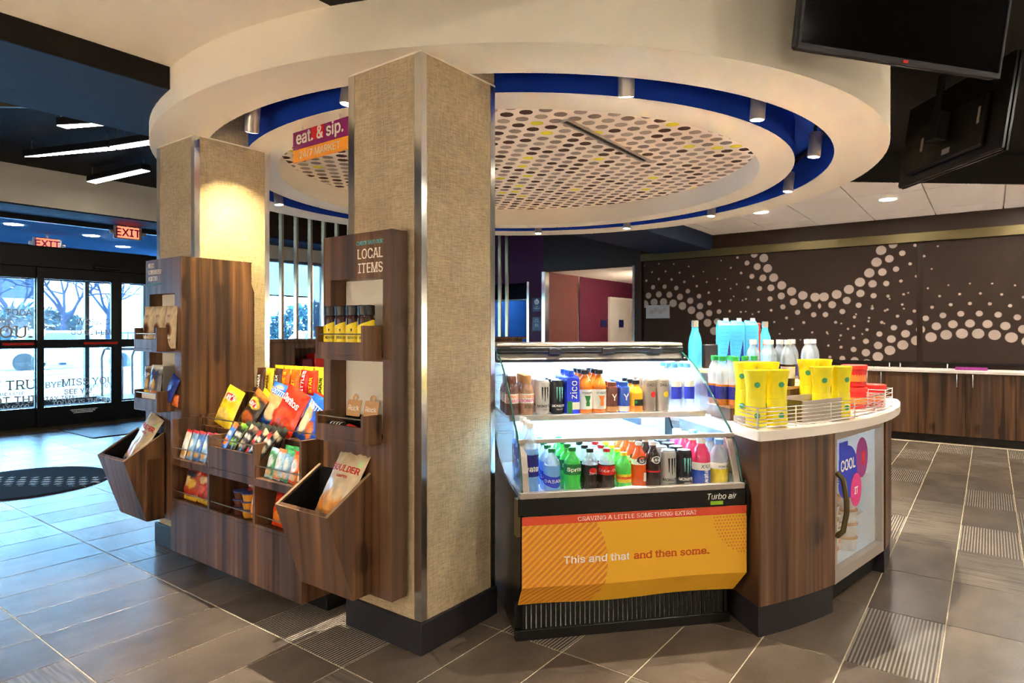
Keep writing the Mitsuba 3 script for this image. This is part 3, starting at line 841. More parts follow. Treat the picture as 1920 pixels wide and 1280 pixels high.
part(rg, 'dotted_ceiling', xf(lathe([(0, ZP), (R1 + 0.02, ZP), (R1 + 0.02, ZP + 0.02), (0, ZP + 0.02)], 96), MC), 'dot_paper')
av = thing('air_vent', 'long black slot vent in the dotted ceiling', 'vent')
part(av, 'frame', wall_free := extr(rect(-2.205, 3.46, -2.135, 4.68).difference(rect(-2.19, 3.475, -2.15, 4.665)), 0.012, ZP - 0.012), 'alu')
part(av, 'slot', bx(-2.19, -2.15, 3.475, 4.665, ZP - 0.006, ZP - 0.001), 'plastic_black')
# track spotlights
trk = thing('light_track', 'thin black lamp track running inside the blue slot', 'track')
ta = np.radians(np.linspace(0, 360, 121)[:-1])
part(trk, 'rail', tube(np.stack([C[0] + 2.27 * np.cos(ta), C[1] + 2.27 * np.sin(ta), 0 * ta + 2.755], 1), 0.018, 6, closed=True), 'plastic_black', True)
HEADS = [(-76.3, 'track spotlight left of the near column, above the hanging sign'), (-97, 'leftmost track spotlight, aimed at the left column'), (-40, 'track spotlight in front of the dotted ceiling, over the cooler'), (-17.9, 'track spotlight at the right near side of the ring'),
         (7.8, 'track spotlight at the far right bend of the ring'), (35.9, 'track spotlight at the right rear of the ring'), (66, 'track spotlight above the dark shade, second from the right rear'), (93, 'track spotlight at the rear, before the hall opening'),
         (120, 'track spotlight at the rear, before the plum wall'), (203.4, 'track spotlight above the bronze slats')]
for k, (a, lb) in enumerate(HEADS):
    t = math.radians(a)
    R = 2.2
    p = np.array([C[0] + R * math.cos(t), C[1] + R * math.sin(t), 2.57])
    if k == 1:
        aim = np.array([-3.78, 2.22, 1.7]) - p
    elif k in (0,):
        aim = np.array([-2.75, 1.95, 0.8]) - p
    elif k == 2:
        aim = np.array([-1.62, 3.2, 0.9]) - p
    elif k == 3:
        aim = np.array([-1.12, 3.6, 0.9]) - p
    else:
        aim = np.array([C[0] + 2.02 * math.cos(t), C[1] + 2.02 * math.sin(t), 0.9]) - p
    aim /= np.linalg.norm(aim)
    hd = thing('track_spotlight', lb, 'spotlight')
    M = trimesh.geometry.align_vectors([0, 0, -1], aim)
    M[:3, 3] = p
    part(hd, 'housing', xf(lathe([(0.036, 0.075), (0.04, 0.07), (0.04, -0.08), (0.036, -0.083), (0.034, -0.078)][::-1], 24), M), 'alu', 40)
    part(hd, 'lens', xf(lathe([(0.0, -0.0845), (0.034, -0.0845), (0.034, -0.0835)], 20), M), 'lens', **glow('', NEUT * 6, 0.04))
    part(hd, 'stem', tube([p + np.array([0, 0, 0.06]), p + np.array([0.0, 0, 0.11]), [C[0] + 2.27 * math.cos(t), C[1] + 2.27 * math.sin(t), 2.738]], 0.011), 'plastic_black', True)
    o = p + aim * 0.1
    scene[f'spot_emitter_{k:03d}'] = {'type': 'spot', 'to_world': T().look_at(origin=o.tolist(), target=(o + aim).tolist(), up=[0.1, 1, 0.2]), 'intensity': rgb((np.array([1.0, 0.86, 0.45]) * 2.2 if k == 1 else NEUT) * SPOT_I * K * (0.16 if k == 1 else 1.0)), 'cutoff_angle': 38.0, 'beam_width': 16.0}
# hanging sign
hs = thing('hanging_sign', 'purple and orange hanging sign reading eat. & sip.', 'sign')
part(hs, 'upper_board', bx(-3.234, -2.735, 2.215, 2.228, 2.398, 2.50), 'maroon_sign')
part(hs, 'lower_board', bx(-3.234, -2.735, 2.215, 2.228, 2.327, 2.397), 'orange_sign')
part(hs, 'accent', bx(-3.06, -2.95, 2.2135, 2.2149, 2.43, 2.4995), 'red_tub')
part(hs, 'lettering', xf(stand(text('eat. & sip.', 0.068, bold=True)), trimesh.transformations.translation_matrix([-2.99, 2.2134, 2.428])), 'cream_letter')
part(hs, 'small_lettering', xf(stand(text('24/7 MARKET', 0.04)), trimesh.transformations.translation_matrix([-2.99, 2.2145, 2.342])), 'cream_letter')
for x in (-3.15, -2.82):
    part(hs, 'wire', rod((x, 2.22, 2.5), (x, 2.22, 2.531), 0.003), 'chrome')

# ------------------------------------------------------------------ columns
for x0, x1, y0, y1, lb in ((-2.369, -1.905, 1.92, 2.41, 'near square column covered in grey beige linen'), (-4.274, -3.801, 1.93, 2.42, 'left square column covered in beige linen behind the tall display')):
    c = thing('column', lb, kind='structure')
    part(c, 'shaft', bx(x0, x1, y0, y1, 0, 2.8), 'linen')
    part(c, 'baseboard', cat_(bx(x0 - 0.012, x1 + 0.012, y0 - 0.012, y1 + 0.012, 0, 0.135, 0.004)), 'base_dark')
    for (x, y, sx, sy) in ((x1, y0, 1, 1), (x0, y0, -1, 1), (x1, y1, 1, -1)):
        L = cat_(bx(x - sx * 0.038, x + sx * 0.003, y - sy * 0.003, y + sy * 0.0, 0.137, ZR - 0.001), bx(x, x + sx * 0.003, y - sy * 0.003, y + sy * 0.03, 0.137, ZR - 0.001))
        part(c, 'corner_trim', L, 'chrome')
    part(c, 'cap', bx(x0 - 0.004, x1 + 0.004, y0 - 0.004, y1 + 0.004, ZR - 0.008, ZR - 0.0005), 'beige')

# ------------------------------------------------------------------ room lamps (two seen downlights; all other lamps here are unseen additions for light)
for k, (x, y, z, lb) in enumerate(((-0.928, 8.394, 2.86, 'recessed downlight in the white tile ceiling, nearest the rear television'), (-2.308, 8.334, 2.86, 'recessed downlight in the white tile ceiling, left one'), (0.46, 8.95, 2.86, 'added recessed downlight in the white tile ceiling, just right of the frame'), (1.75, 9.4, 2.86, 'added recessed downlight in the white tile ceiling, farthest right'))):  # last two are out of view, added to brighten the back cabinets
    d = thing('recessed_downlight', lb, 'downlight')
    part(d, 'rim', lathe([(0.085, -0.006), (0.105, -0.006), (0.105, -0.0005)], 28).apply_translation([x, y, z]), 'white')
    part(d, 'lens', lathe([(0.0, -0.009), (0.084, -0.009), (0.084, -0.0065)], 24).apply_translation([x, y, z]), 'lens', **glow('', NEUT * TILE_L))
hl = solo('added_hall_lamp', 'added unseen wall lamp on the right wall inside the burgundy hall', 'lamp', bx(-4.84, -4.801, 11.2, 11.7, 1.7, 2.2), 'lens', **glow('', NEUT * 8))  # added where it stays hidden, to brighten the hall walls
DOWN = [(0.2, 0.9), (1.0, 2.6), (1.6, 4.4), (0.9, 5.4), (2.6, 6.2), (1.2, 0.0), (3.4, 2.6), (-1.0, -0.6), (0.2, -1.9)]  # unseen downlights added for the general light of the room
for k, (x, y) in enumerate(DOWN):
    z = ZH if x > -1.3 else ZC
    d = thing('added_downlight', 'added round recessed downlight in the ceiling, out of the frame', 'downlight', 'added downlights')
    part(d, 'rim', lathe([(0.085, -0.006), (0.105, -0.006), (0.105, -0.0005)], 20).apply_translation([x, y, z]), 'white')
    part(d, 'lens', lathe([(0.0, -0.009), (0.084, -0.009), (0.084, -0.0065)], 20).apply_translation([x, y, z]), 'lens', **glow('', NEUT * DOWN_L))
for k, (x, y) in enumerate(((-3.6, -1.2), (-2.5, -1.0), (-1.2, -2.2), (1.6, -1.6), (3.2, 0.8), (3.4, 4.2), (2.9, 7.0), (4.8, 7.9))):  # unseen globe lamps added to light soffit, ceilings and displays
    d = thing('added_floor_lamp', 'added floor lamp with white glass globe, out of the frame', 'floor lamp', 'added floor lamps')
    part(d, 'globe', trimesh.creation.icosphere(3, 0.19).apply_translation([x, y, 1.3]), 'lens', True, **glow('', WARM * GLOBE_L))
    part(d, 'pole', rod((x, y, 0.02), (x, y, 1.11), 0.012), 'bronze', True)
    part(d, 'base', lathe([(0.14, 0.0005), (0.14, 0.012), (0.02, 0.022)], 28).apply_translation([x, y, 0]), 'bronze', 40)

# ------------------------------------------------------------------ televisions
def television(M, lb, back=False):
    t = thing('television', lb, 'television')
    W, Hh, D = 1.09, 0.63, 0.05
    part(t, 'case', bx(-W / 2, W / 2, 0.012, D, 0, Hh, 0.012), 'plastic_black', False, M)
    part(t, 'bezel', wall_xz(rect(-W / 2, 0, W / 2, Hh).difference(rect(-W / 2 + 0.012, 0.022, W / 2 - 0.012, Hh - 0.012)), -0.002, 0.0119), 'base_dark' if not back else 'plastic_black', False, M)
    part(t, 'screen', bx(-W / 2 + 0.012, W / 2 - 0.012, 0.003, 0.0118, 0.022, Hh - 0.012), 'screen', False, M)
    part(t, 'rear_housing', bx(-0.4, 0.4, D, D + 0.035, 0.06, 0.42, 0.02), 'plastic_black', False, M)
    part(t, 'mount', cat_(bx(-0.06, 0.06, D + 0.035, D + 0.12, 0.2, 0.4, 0.005), rod((0, D + 0.1, 0.3), (0, D + 0.1, 0.9), 0.025)), 'matte_black', False, M)
    part(t, 'sensor', bx(-0.012, 0.012, -0.006, -0.0021, 0.004, 0.016), 'red_tub', False, M)
    if back:
        for q in ((0.22, 0.25, 0.2, 0.3), (-0.1, -0.02, 0.1, 0.14), (-0.36, -0.34, 0.22, 0.33)):
            part(t, 'label', bx(q[0], q[1], D + 0.0351, D + 0.037, q[2], q[3]), 'tray_grey', False, M)


def cam_xy(right, depth):
    return np.array([right * math.cos(YAW) - depth * math.sin(YAW), right * math.sin(YAW) + depth * math.cos(YAW)])


a, b = cam_xy(1.140, 2.55), cam_xy(2.176, 2.862)
m_ = (a + b) / 2
ang = math.degrees(math.atan2(b[1] - a[1], b[0] - a[0]))
television(T().translate([m_[0], m_[1], 2.48]).rotate([0, 0, 1], ang).rotate([1, 0, 0], 9), 'large black television hanging at top right with screen towards viewer')
a, b = cam_xy(3.06, 3.955), cam_xy(3.08, 5.04)
m_ = (a + b) / 2
ang = math.degrees(math.atan2(b[1] - a[1], b[0] - a[0])) + 180
# seen from behind: screen faces right
ang = math.degrees(math.atan2(b[1] - a[1], b[0] - a[0]))
television(T().translate([m_[0], m_[1], 2.47]).rotate([0, 0, 1], ang).rotate([1, 0, 0], 9), 'black television hanging behind, seen from its rear side', True)
# ------------------------------------------------------------------ tall walnut units on the columns
YF = 1.82


def tall_unit(x0, x1, y0, z0, z1, label, side, words, wx):
    t = thing('tall_display', label, 'display unit')
    op = [rect(x0 + 0.05, 1.24, x1 - 0.055, 1.58), rect(x0 + 0.05, 0.90, x1 - 0.055, 1.225)]
    yb = 1.918
    front = wall_xz(rect(x0, z0, x1, z1).difference(shapely.union_all(op)), y0, yb - 0.012)
    part(t, 'front_panel', front, 'walnut')
    part(t, 'niche_back', wall_xz(shapely.union_all(op).buffer(0.02, join_style=2), yb - 0.011, yb - 0.003), 'cream')
    if side:
        part(t, 'side_panel', wall_yz(sg.Polygon([(y0 + 0.0, 0.39), (y0 + 0.0, z1), (2.27, z1), (2.27, 1.655), (2.29, 1.6), (2.29, 0.92), (2.27, 0.87), (2.27, 0.39)]), x1 + 0.001, x1 + 0.022), 'walnut')
    for (zb, zt) in ((1.235, 1.375), (0.885, 1.005)):
        xa, xb = x0 + 0.075, x1 - 0.06
        yf, yk = y0 - 0.10, y0 - 0.001
        tr = part(t, 'tray', cat_(bx(xa, xa + 0.016, yf, yk, zb, zt, 0.001), bx(xb - 0.016, xb, yf, yk, zb, zt, 0.001), bx(xa + 0.016, xb - 0.016, yf + 0.001, yk, zb, zb + 0.016), bx(xa + 0.016, xb - 0.016, yf + 0.001, yf + 0.016, zb + 0.016, zb + 0.072, 0.001)), 'walnut')
        put(tr, 'rail', shp(rod((xa + 0.016, yf + 0.006, zb + 0.105), (xb - 0.016, yf + 0.006, zb + 0.105), 0.003), 'chrome', True))
    for w, hh, z, m, sl in words:
        tm = text(w, hh, 0.0015, slab=sl, squash=0.86)
        if wx < 0:
            tm.vertices[:, 0] += x1 - 0.055 - tm.vertices[:, 0].max()
        else:
            tm.vertices[:, 0] += x0 + 0.035 - tm.vertices[:, 0].min()
        part(t, 'lettering', xf(stand(tm), trimesh.transformations.translation_matrix([0, y0 - 0.0005, z])), m)
    return t


tall_unit(-2.425, -1.975, 1.82, 0.235, 1.775, 'tall walnut display with two trays on the near column, lettered LOCAL ITEMS', False,
          [('CHECK OUT OUR', 0.017, 1.722, 'teal_letter', False), ('LOCAL', 0.042, 1.663, 'cream_letter', True), ('ITEMS', 0.042, 1.602, 'cream_letter', True)], -1)
tall_unit(-4.205, -3.78, 1.83, 0.235, 1.79, 'tall walnut display with two trays on the left column, lettered NEED SUNDRIES? ASK US!', True,
          [('NEED', 0.026, 1.742, 'cream_letter', True), ('SUNDRIES?', 0.026, 1.702, 'cream_letter', True), ('ASK US!', 0.026, 1.662, 'cream_letter', True), ('AVAILABLE AT THE FRONT DESK', 0.009, 1.636, 'teal_letter', False)], 1)


def tilt_bin(x0, x1, label):
    t = thing('tilted_bin', label, 'bin')
    A = [(1.592, 0.612), (1.818, 0.75), (1.818, 0.243), (1.72, 0.243)]  # y, z
    w = 0.017
    sidep = sg.Polygon(A)
    part(t, 'side', wall_yz(sidep, x0, x0 + w), 'walnut')
    part(t, 'side', wall_yz(sidep, x1 - w, x1), 'walnut')
    fr = sg.Polygon([A[0], A[3], (A[3][0] + w, A[3][1]), (A[0][0] + w * 1.05, A[0][1] + w * 0.6)])
    part(t, 'front', wall_yz(fr, x0 + w, x1 - w), 'walnut')
    e = 0.0012
    rim = [bx(x0, x1, 1.591, 1.592 + w * 0.9, 0.6125, 0.6125 + e)]
    sl = math.atan2(0.138, 0.226)
    for xa in (x0, x1 - w):
        rim.append(hull([(xx, yy + dy, zz + dz) for xx in (xa, xa + w) for yy, zz in ((1.592, 0.612), (1.818, 0.75)) for dy, dz in ((0, 0.0002), (-0.0008, 0.0014))]))
    for q in rim:
        part(t, 'rim', q, 'cut_edge')
    part(t, 'base', bx(x0 + w, x1 - w, 1.737, 1.817, 0.243, 0.258), 'walnut')
    part(t, 'liner', cat_(bx(x0 + w, x1 - w, 1.806, 1.8175, 0.258, 0.74), wall_yz(sg.Polygon([(1.62, 0.62), (1.745, 0.262), (1.805, 0.262), (1.805, 0.735)]), x0 + w + 0.0005, x0 + w + 0.002), wall_yz(sg.Polygon([(1.62, 0.62), (1.745, 0.262), (1.805, 0.262), (1.805, 0.735)]), x1 - w - 0.002, x1 - w - 0.0005)), 'matte_black')
    return t


tilt_bin(-2.455, -2.10, 'tilted walnut bin with chip bag on the near column')
tilt_bin(-4.29, -3.935, 'tilted walnut bin with chip bag on the left column')

# ------------------------------------------------------------------ walnut gondola between the columns
G0, G1, GY = -3.755, -2.52, 1.77
gd = thing('snack_display', 'wide stepped walnut snack display between the two columns', 'display unit')
xs = [G0, -3.343, -2.91, G1]
w = 0.018
part(gd, 'lower_panel', bx(G0, G1, GY, GY + w, 0.104, 0.388, 0.001), 'walnut')
part(gd, 'side_panel', wall_yz(sg.Polygon([(GY + w, 0.104), (2.42, 0.104), (2.42, 1.0), (2.12, 1.0), (2.12, 0.86), (1.94, 0.86), (1.94, 0.85), (GY, 0.85), (GY, 0.389), (GY + w, 0.389)]), G0 + 0.0, G0 + w), 'walnut')
part(gd, 'side_panel', wall_yz(sg.Polygon([(GY + w, 0.104), (2.42, 0.104), (2.42, 1.0), (2.12, 1.0), (2.12, 0.86), (1.94, 0.86), (1.94, 0.85), (GY, 0.85), (GY, 0.389), (GY + w, 0.389)]), G1 - w, G1), 'walnut')
for x in xs[1:3]:
    part(gd, 'divider', bx(x - w / 2, x + w / 2, GY, 2.05, 0.389, 0.797, 0.001), 'walnut')
part(gd, 'shelf', bx(G0 + w, G1 - w, GY + w, 2.4, 0.37, 0.387), 'walnut')
part(gd, 'toe_kick', bx(G0 + 0.05, G1 - 0.05, 1.95, 2.4, 0, 0.103), 'frame_black')
part(gd, 'shelf', bx(G0 + w, G1 - w, GY + 0.001, 2.05, 0.592, 0.63, 0.001), 'walnut')
part(gd, 'cubby_back', bx(G0 + w, G1 - w, 2.05, 2.062, 0.39, 0.80), 'walnut')
for k in range(3):
    a, b = xs[k] + (w if k == 0 else w / 2), xs[k + 1] - (w if k == 2 else w / 2)
    part(gd, 'lip', bx(a, b, GY + 0.002, GY + 0.014, 0.388, 0.405), 'walnut')
    part(gd, 'rail', rod((a, GY + 0.01, 0.446), (b, GY + 0.01, 0.446), 0.003), 'chrome', True)
    if k != 1:
        part(gd, 'rail', rod((a, GY + 0.01, 0.69), (b, GY + 0.01, 0.69), 0.003), 'chrome', True)
a, b = xs[1] + w / 2, xs[2] - w / 2
part(gd, 'bin_front', bx(a, b, GY + 0.001, GY + 0.016, 0.631, 0.742, 0.001), 'walnut')
part(gd, 'bin_floor', bx(a, b, GY + 0.016, 2.04, 0.70, 0.716), 'walnut')
part(gd, 'rail', rod((a, GY + 0.008, 0.786), (b, GY + 0.008, 0.786), 0.003), 'chrome', True)
part(gd, 'step_riser', bx(G0 + w, G1 - w, 1.94, 1.956, 0.63, 0.80, 0.001), 'walnut')
part(gd, 'step_shelf', bx(G0 + w, G1 - w, 1.956, 2.12, 0.775, 0.79), 'walnut')
part(gd, 'rail', rod((G0 + w, 1.948, 0.845), (G1 - w, 1.948, 0.845), 0.003), 'chrome', True)
part(gd, 'step_riser', bx(G0 + w, G1 - w, 2.12, 2.136, 0.79, 0.995, 0.001), 'walnut')
part(gd, 'step_shelf', bx(G0 + w, G1 - w, 2.136, 2.4, 0.955, 0.97), 'walnut')
part(gd, 'top_back', bx(G0 + w, G1 - w, 2.4, 2.416, 0.388, 1.02, 0.001), 'walnut')


ORD = ('first', 'second', 'third', 'fourth', 'fifth', 'sixth', 'seventh', 'eighth', 'ninth')
# ------------------------------------------------------------------ bags and bars
def bag_mesh(wd, hh, tk, paint, seed, nu=18, nv=24, crimp=0.045):
    """pillow bag: width wd, height hh, thickness tk, front faces -y; colours from paint(u, v, front)"""
    u, v = np.meshgrid(np.linspace(0, 1, nu), np.linspace(0, 1, nv))
    uu, vv = 2 * u - 1, 2 * v - 1
    prof = np.clip((1 - np.abs(uu) ** 2.6), 0, 1) ** 0.75 * np.clip(1 - np.abs(np.clip(np.abs(vv) - 0.0, 0, 1) / (1 - crimp)) ** 3.2, 0, 1) ** 0.7
    n = meshkit.fbm(np.stack([u * wd * 55, v * hh * 38, u * 0 + seed * 3.7], -1), 3, seed) - 0.5
    n2 = meshkit.noise(np.stack([u * 9, v * 2.2 + np.abs(vv) * 2, u * 0 + seed], -1), seed) - 0.5
    y = tk / 2 * prof + n * tk * 0.24 * np.clip(prof * 4, 0, 1) + n2 * tk * 0.2 * (np.abs(vv) ** 2) * np.clip(prof * 6, 0, 1)
    pinch = 1 - 0.05 * (1 - np.abs(vv) ** 4)
    edge = np.clip(1 - prof * 4, 0, 1)
    x = uu * wd / 2 * pinch
    wav = 0.0022 * np.sin(u * 40 + seed) * edge
    F_ = np.stack([x, -y - 0.0008 + wav, v * hh], -1)
    B_ = np.stack([x, y * 0.8 + 0.0008 + wav, v * hh], -1)
    V = np.vstack([F_.reshape(-1, 3), B_.reshape(-1, 3)])
    i, j = np.meshgrid(np.arange(nv - 1), np.arange(nu - 1), indexing='ij')
    a = i * nu + j
    q = np.stack([a, a + 1, a + nu + 1, a + nu], -1).reshape(-1, 4)
    N = nu * nv
    f = [q[:, [0, 1, 2]], q[:, [0, 2, 3]], q[:, [0, 2, 1]] + N, q[:, [0, 3, 2]] + N]
    bd = list(range(nu)) + [nu * k + nu - 1 for k in range(1, nv)] + [N - 1 - k for k in range(1, nu)] + [nu * (nv - 1 - k) for k in range(1, nv - 1)]
    bd = np.array(bd)
    b2 = np.roll(bd, -1)
    f += [np.stack([bd, bd + N, b2 + N], 1), np.stack([bd, b2 + N, b2], 1)]
    col = np.vstack([paint(u, v, True).reshape(-1, 3), paint(u, v, False).reshape(-1, 3)])
    col = np.clip(col, 0, 255) / 255
    col = np.where(col < 0.04045, col / 12.92, ((col + 0.055) / 1.055) ** 2.4)
    m = trimesh.Trimesh(V, np.vstack(f), process=False)

    def front_y(px, pz):
        from scipy.interpolate import RegularGridInterpolator as RG
        g = RG((np.linspace(0, 1, nv), np.linspace(0, 1, nu)), -F_[:, :, 1], bounds_error=False, fill_value=None)
        return g(np.stack([np.clip(pz / hh, 0, 1), np.clip(px / wd + 0.5, 0, 1)], -1))
    return m, col, front_y


def C3(c):
    return np.array([int(c[i:i + 2], 16) for i in (0, 2, 4)], float)


def blend(a, b, t):
    t = np.clip(t, 0, 1)[..., None]
    return a * (1 - t) + b * t


def painter(base, blobs=(), bands=(), seed=1, mottle=0.06, edge=None):
    """base colour; bands (v0, v1, colour); blobs (u, v, ru, rv, colour)"""
    def f(u, v, front):
        col = np.broadcast_to(C3(base), u.shape + (3,)).copy()
        for v0, v1, c in bands:
            wob = (meshkit.noise(np.stack([u * 5, v * 0, u * 0 + seed], -1), seed) - 0.5) * 0.07
            t = np.clip((v + wob - v0) / 0.04, 0, 1) * np.clip((v1 - v - wob) / 0.04, 0, 1)
            col = blend(col, C3(c), t)
        if front:
            for bu, bv, ru, rv, c in blobs:
                d = np.sqrt(((u - bu) / ru) ** 2 + ((v - bv) / rv) ** 2)
                col = blend(col, C3(c), (1.12 - d) / 0.24)
        n = meshkit.fbm(np.stack([u * 8, v * 11, u * 0 + seed * 2.1], -1), 3, seed) - 0.5
        return col * (1 + n[..., None] * mottle * 5)
    return f


def bag(name, label, cat, wd, hh, tk, to, paint, seed, texts=(), group=None, nu=18, nv=24, mat='vcol'):
    """texts: (string, cap height, u offset m, v fraction, material, angle deg, bold)"""
    t = thing(name, label, cat, group)
    m, col, fy = bag_mesh(wd, hh, tk, paint, seed, nu, nv)
    part(t, 'pouch', m, mat, True, to, color=col)
    for s, ch, ox, vz, mt, an, bo in texts:
        tm = text(s, ch, 0.0008, bo)
        tm.vertices[:, 1] -= ch / 2
        if an:
            tm.apply_transform(trimesh.transformations.rotation_matrix(math.radians(an), [0, 0, 1]))
        vx, vy, vz_ = tm.vertices[:, 0] + ox, tm.vertices[:, 1] + vz * hh, tm.vertices[:, 2]
        y = fy(vx, vy) + 0.0012 + vz_
        tm.vertices = np.stack([vx, -y, vy], 1)
        part(t, 'lettering', tm, mt, False, to)
    return t


pri('ink_red', (196, 26, 36), 0.4)
pri('ink_white', (244, 240, 232), 0.4)
pri('ink_black', (24, 20, 20), 0.4)
pri('ink_blue', (60, 62, 150), 0.4)
pri('ink_yellow', (246, 206, 40), 0.4)
pri('ink_brown', (92, 56, 34), 0.4)

KRAFT = painter('cdb592', [(0.30, 0.30, 0.2, 0.14, 'd98a3a'), (0.5, 0.27, 0.17, 0.15, 'e6a04a'), (0.7, 0.29, 0.18, 0.14, 'd88a38'), (0.42, 0.40, 0.12, 0.09, 'e8b878'), (0.62, 0.42, 0.12, 0.08, 'e2c090'), (0.86, 0.86, 0.08, 0.05, 'b8c890')], [(0.0, 0.17, '3a3f94'), (0.17, 0.34, 'd69144')], 3)
for (tx, ty, tz, lb, sd, rl) in ((-2.235, 1.675, 0.53, 'kraft chip bag lettered BOULDER CANYON in the bin on the near column', 3, 5), (-4.10, 1.675, 0.55, 'kraft chip bag lettered BOULDER CANYON in the bin on the left column', 4, 12)):
    bag('chip_bag', lb, 'chip bag', 0.205, 0.335, 0.05, at(tx, ty, tz, 0, -27, rl), KRAFT, sd,
        [('BOULDER', 0.027, 0.0, 0.76, 'ink_red', 3, True), ('CANYON', 0.012, 0.005, 0.66, 'ink_red', 3, False), ('CLASSIC', 0.026, 0.0, 0.13, 'ink_white', 0, True), ('SEA SALT', 0.018, 0.0, 0.045, 'ink_white', 0, False)], 'kraft chip bags in the tilted bins', 22, 30)
# chips on the middle step: name, width, height, thickness, x, y, z, lean, roll, painter, texts, label
LAYS = painter('f3d22b', [(0.5, 0.76, 0.34, 0.12, 'f7e08a'), (0.5, 0.76, 0.27, 0.085, 'c4202c'), (0.48, 0.28, 0.33, 0.17, 'eecf6a')], [(0.0, 0.06, 'e8bd20')], 11)
BBQ = painter('33261f', [(0.5, 0.7, 0.36, 0.13, 'f0cf3a'), (0.5, 0.68, 0.24, 0.075, 'c4202c'), (0.55, 0.3, 0.35, 0.18, 'b0552a')], [(0.86, 1.1, 'c96a2a')], 12)
DOR = painter('d8361e', [(0.5, 0.30, 0.42, 0.24, 'e2572a'), (0.62, 0.36, 0.2, 0.14, 'd84420'), (0.5, 0.66, 0.45, 0.07, 'b92a18')], [], 13)
TOST = painter('2468c8', [(0.42, 0.55, 0.42, 0.40, 'e8b070'), (0.42, 0.30, 0.30, 0.2, 'eacb94'), (0.75, 0.32, 0.16, 0.13, 'b83424'), (0.55, 0.80, 0.5, 0.08, '2c70d0')], [(0.0, 0.07, '1a4cae'), (0.86, 1.1, '2f74d8')], 14)
TOSTR = painter('2358bc', [(0.22, 0.45, 0.22, 0.36, 'e8b070'), (0.24, 0.35, 0.14, 0.2, 'efd6a0'), (0.55, 0.30, 0.14, 0.18, 'd0602a'), (0.62, 0.24, 0.1, 0.16, 'e07a30')], [(0.0, 0.08, '1a4cae')], 15)
YEL = painter('f2e62a', [(0.5, 0.35, 0.3, 0.2, 'e8a83a')], [], 16)
GRN = painter('e9dc3c', [(0.5, 0.45, 0.35, 0.25, 'f0f0e0'), (0.4, 0.25, 0.25, 0.16, 'e05a30')], [(0.8, 1.1, '8fbf3a')], 17)
CH = [(0.20, 0.235, 0.05, -3.60, 1.985, 0.80, -18, 13, LAYS, [("Lay's", 0.034, 0.0, 0.76, 'ink_white', 4, True)], 'yellow potato chip bag at the left end of the middle step'),
      (0.17, 0.235, 0.05, -3.40, 2.0, 0.80, -20, 24, BBQ, [("Lay's", 0.026, 0.0, 0.69, 'ink_white', 4, True)], 'dark brown and yellow chip bag, second from the left on the middle step'),
      (0.21, 0.24, 0.04, -3.205, 2.04, 0.83, -18, 10, TOST, [('TOSTITOS', 0.026, 0.0, 0.79, 'ink_white', -4, True)], 'blue and tan tortilla chip bag in the middle of the step'),
      (0.23, 0.25, 0.05, -3.045, 2.0, 0.81, -20, 16, DOR, [('Doritos', 0.036, -0.0, 0.72, 'ink_white', -6, True)], 'red tortilla chip bag in the middle of the step'),
      (0.22, 0.24, 0.045, -2.785, 1.972, 0.79, -22, 15, TOSTR, [('TOSTITOS', 0.030, 0.0, 0.74, 'ink_white', -8, True)], 'blue tortilla chip bag at the right end of the middle step')]
for k, (a_, b_, c_, x, y, z, le, ro, pn, tx, lb) in enumerate(CH):
    bag('chip_bag', lb, 'chip bag', a_, b_, c_, at(x, y, z, 0, le, ro), pn, 20 + k, tx, 'chip bags on the middle step', 20, 28)
BACKCH = [(0.17, -3.40, 2.07, 0.83, -14, 24, YEL, 'bright yellow chip bag lying behind the dark chip bag'), (0.17, -3.22, 2.075, 0.83, -14, 12, BBQ, 'dark chip bag behind the blue and tan chip bag'),
          (0.19, -3.03, 2.075, 0.83, -14, 6, TOST, 'blue chip bag behind the red tortilla chip bag'), (0.19, -2.86, 2.07, 0.83, -14, 16, DOR, 'red chip bag behind the right blue chip bag'), (0.15, -2.66, 2.06, 0.86, -12, 10, GRN, 'yellow and green chip bag at the right end, behind the blue one')]
for k, (wd, x, y, z, le, ro, pn, lb) in enumerate(BACKCH):
    bag('chip_bag', lb, 'chip bag', wd, 0.225, 0.04, at(x, y, z - 0.035, 0, le, ro), pn, 40 + k, (), 'chip bags on the middle step', 14, 18)
# candy bags on the top step
CANDY = [('4a2a1c', 'M&M', 'ink_white', 'brown candy pack at the left end of the top step'), ('f0c828', 'M&M', 'ink_brown', 'yellow candy pack, second on the top step'), ('4c3230', 'TWIX', 'ink_white', 'dark brown candy pack, third on the top step'),
         ('e85a1e', "REESE'S", 'ink_yellow', 'orange candy pack in the middle of the top step'), ('f0641e', 'KIT', 'ink_yellow', 'bright orange candy pack right of the middle of the top step'), ('d8281e', 'SKITTLES', 'ink_white', 'red candy pack with upright white lettering on the top step'),
         ('e23a20', 'STAR', 'ink_yellow', 'red candy pack with yellow stripes on the top step'), ('d8d22e', 'SOUR', 'ink_black', 'yellow green candy pack at the right end of the top step')]
for k, (c, s, mt, lb) in enumerate(CANDY):
    x = -3.50 + 0.084 * k
    bag('candy_pack', lb, 'candy', 0.082, 0.165, 0.03, at(x, 2.17, 0.972, 0, -6, 3 * ((k % 3) - 1)), painter(c, [(0.5, 0.5, 0.3, 0.3, c)], [(0.9, 1.1, c)], 50 + k, 0.09), 50 + k, [(s, 0.024, 0.0, 0.5, mt, 90, True)], 'candy packs on the top step', 12, 18)
for k in range(6):
    bag('candy_pack', f'yellow candy pack, {ORD[k]} from the left in the rear row of the top step', 'candy', 0.09, 0.18, 0.03, at(-3.42 + 0.095 * k, 2.235, 0.972, 0, -5), painter('f0c828', [], [(0.0, 0.75, '6a3a1c')], 60 + k), 60 + k, (), 'rear yellow candy packs on the top step', 8, 12)
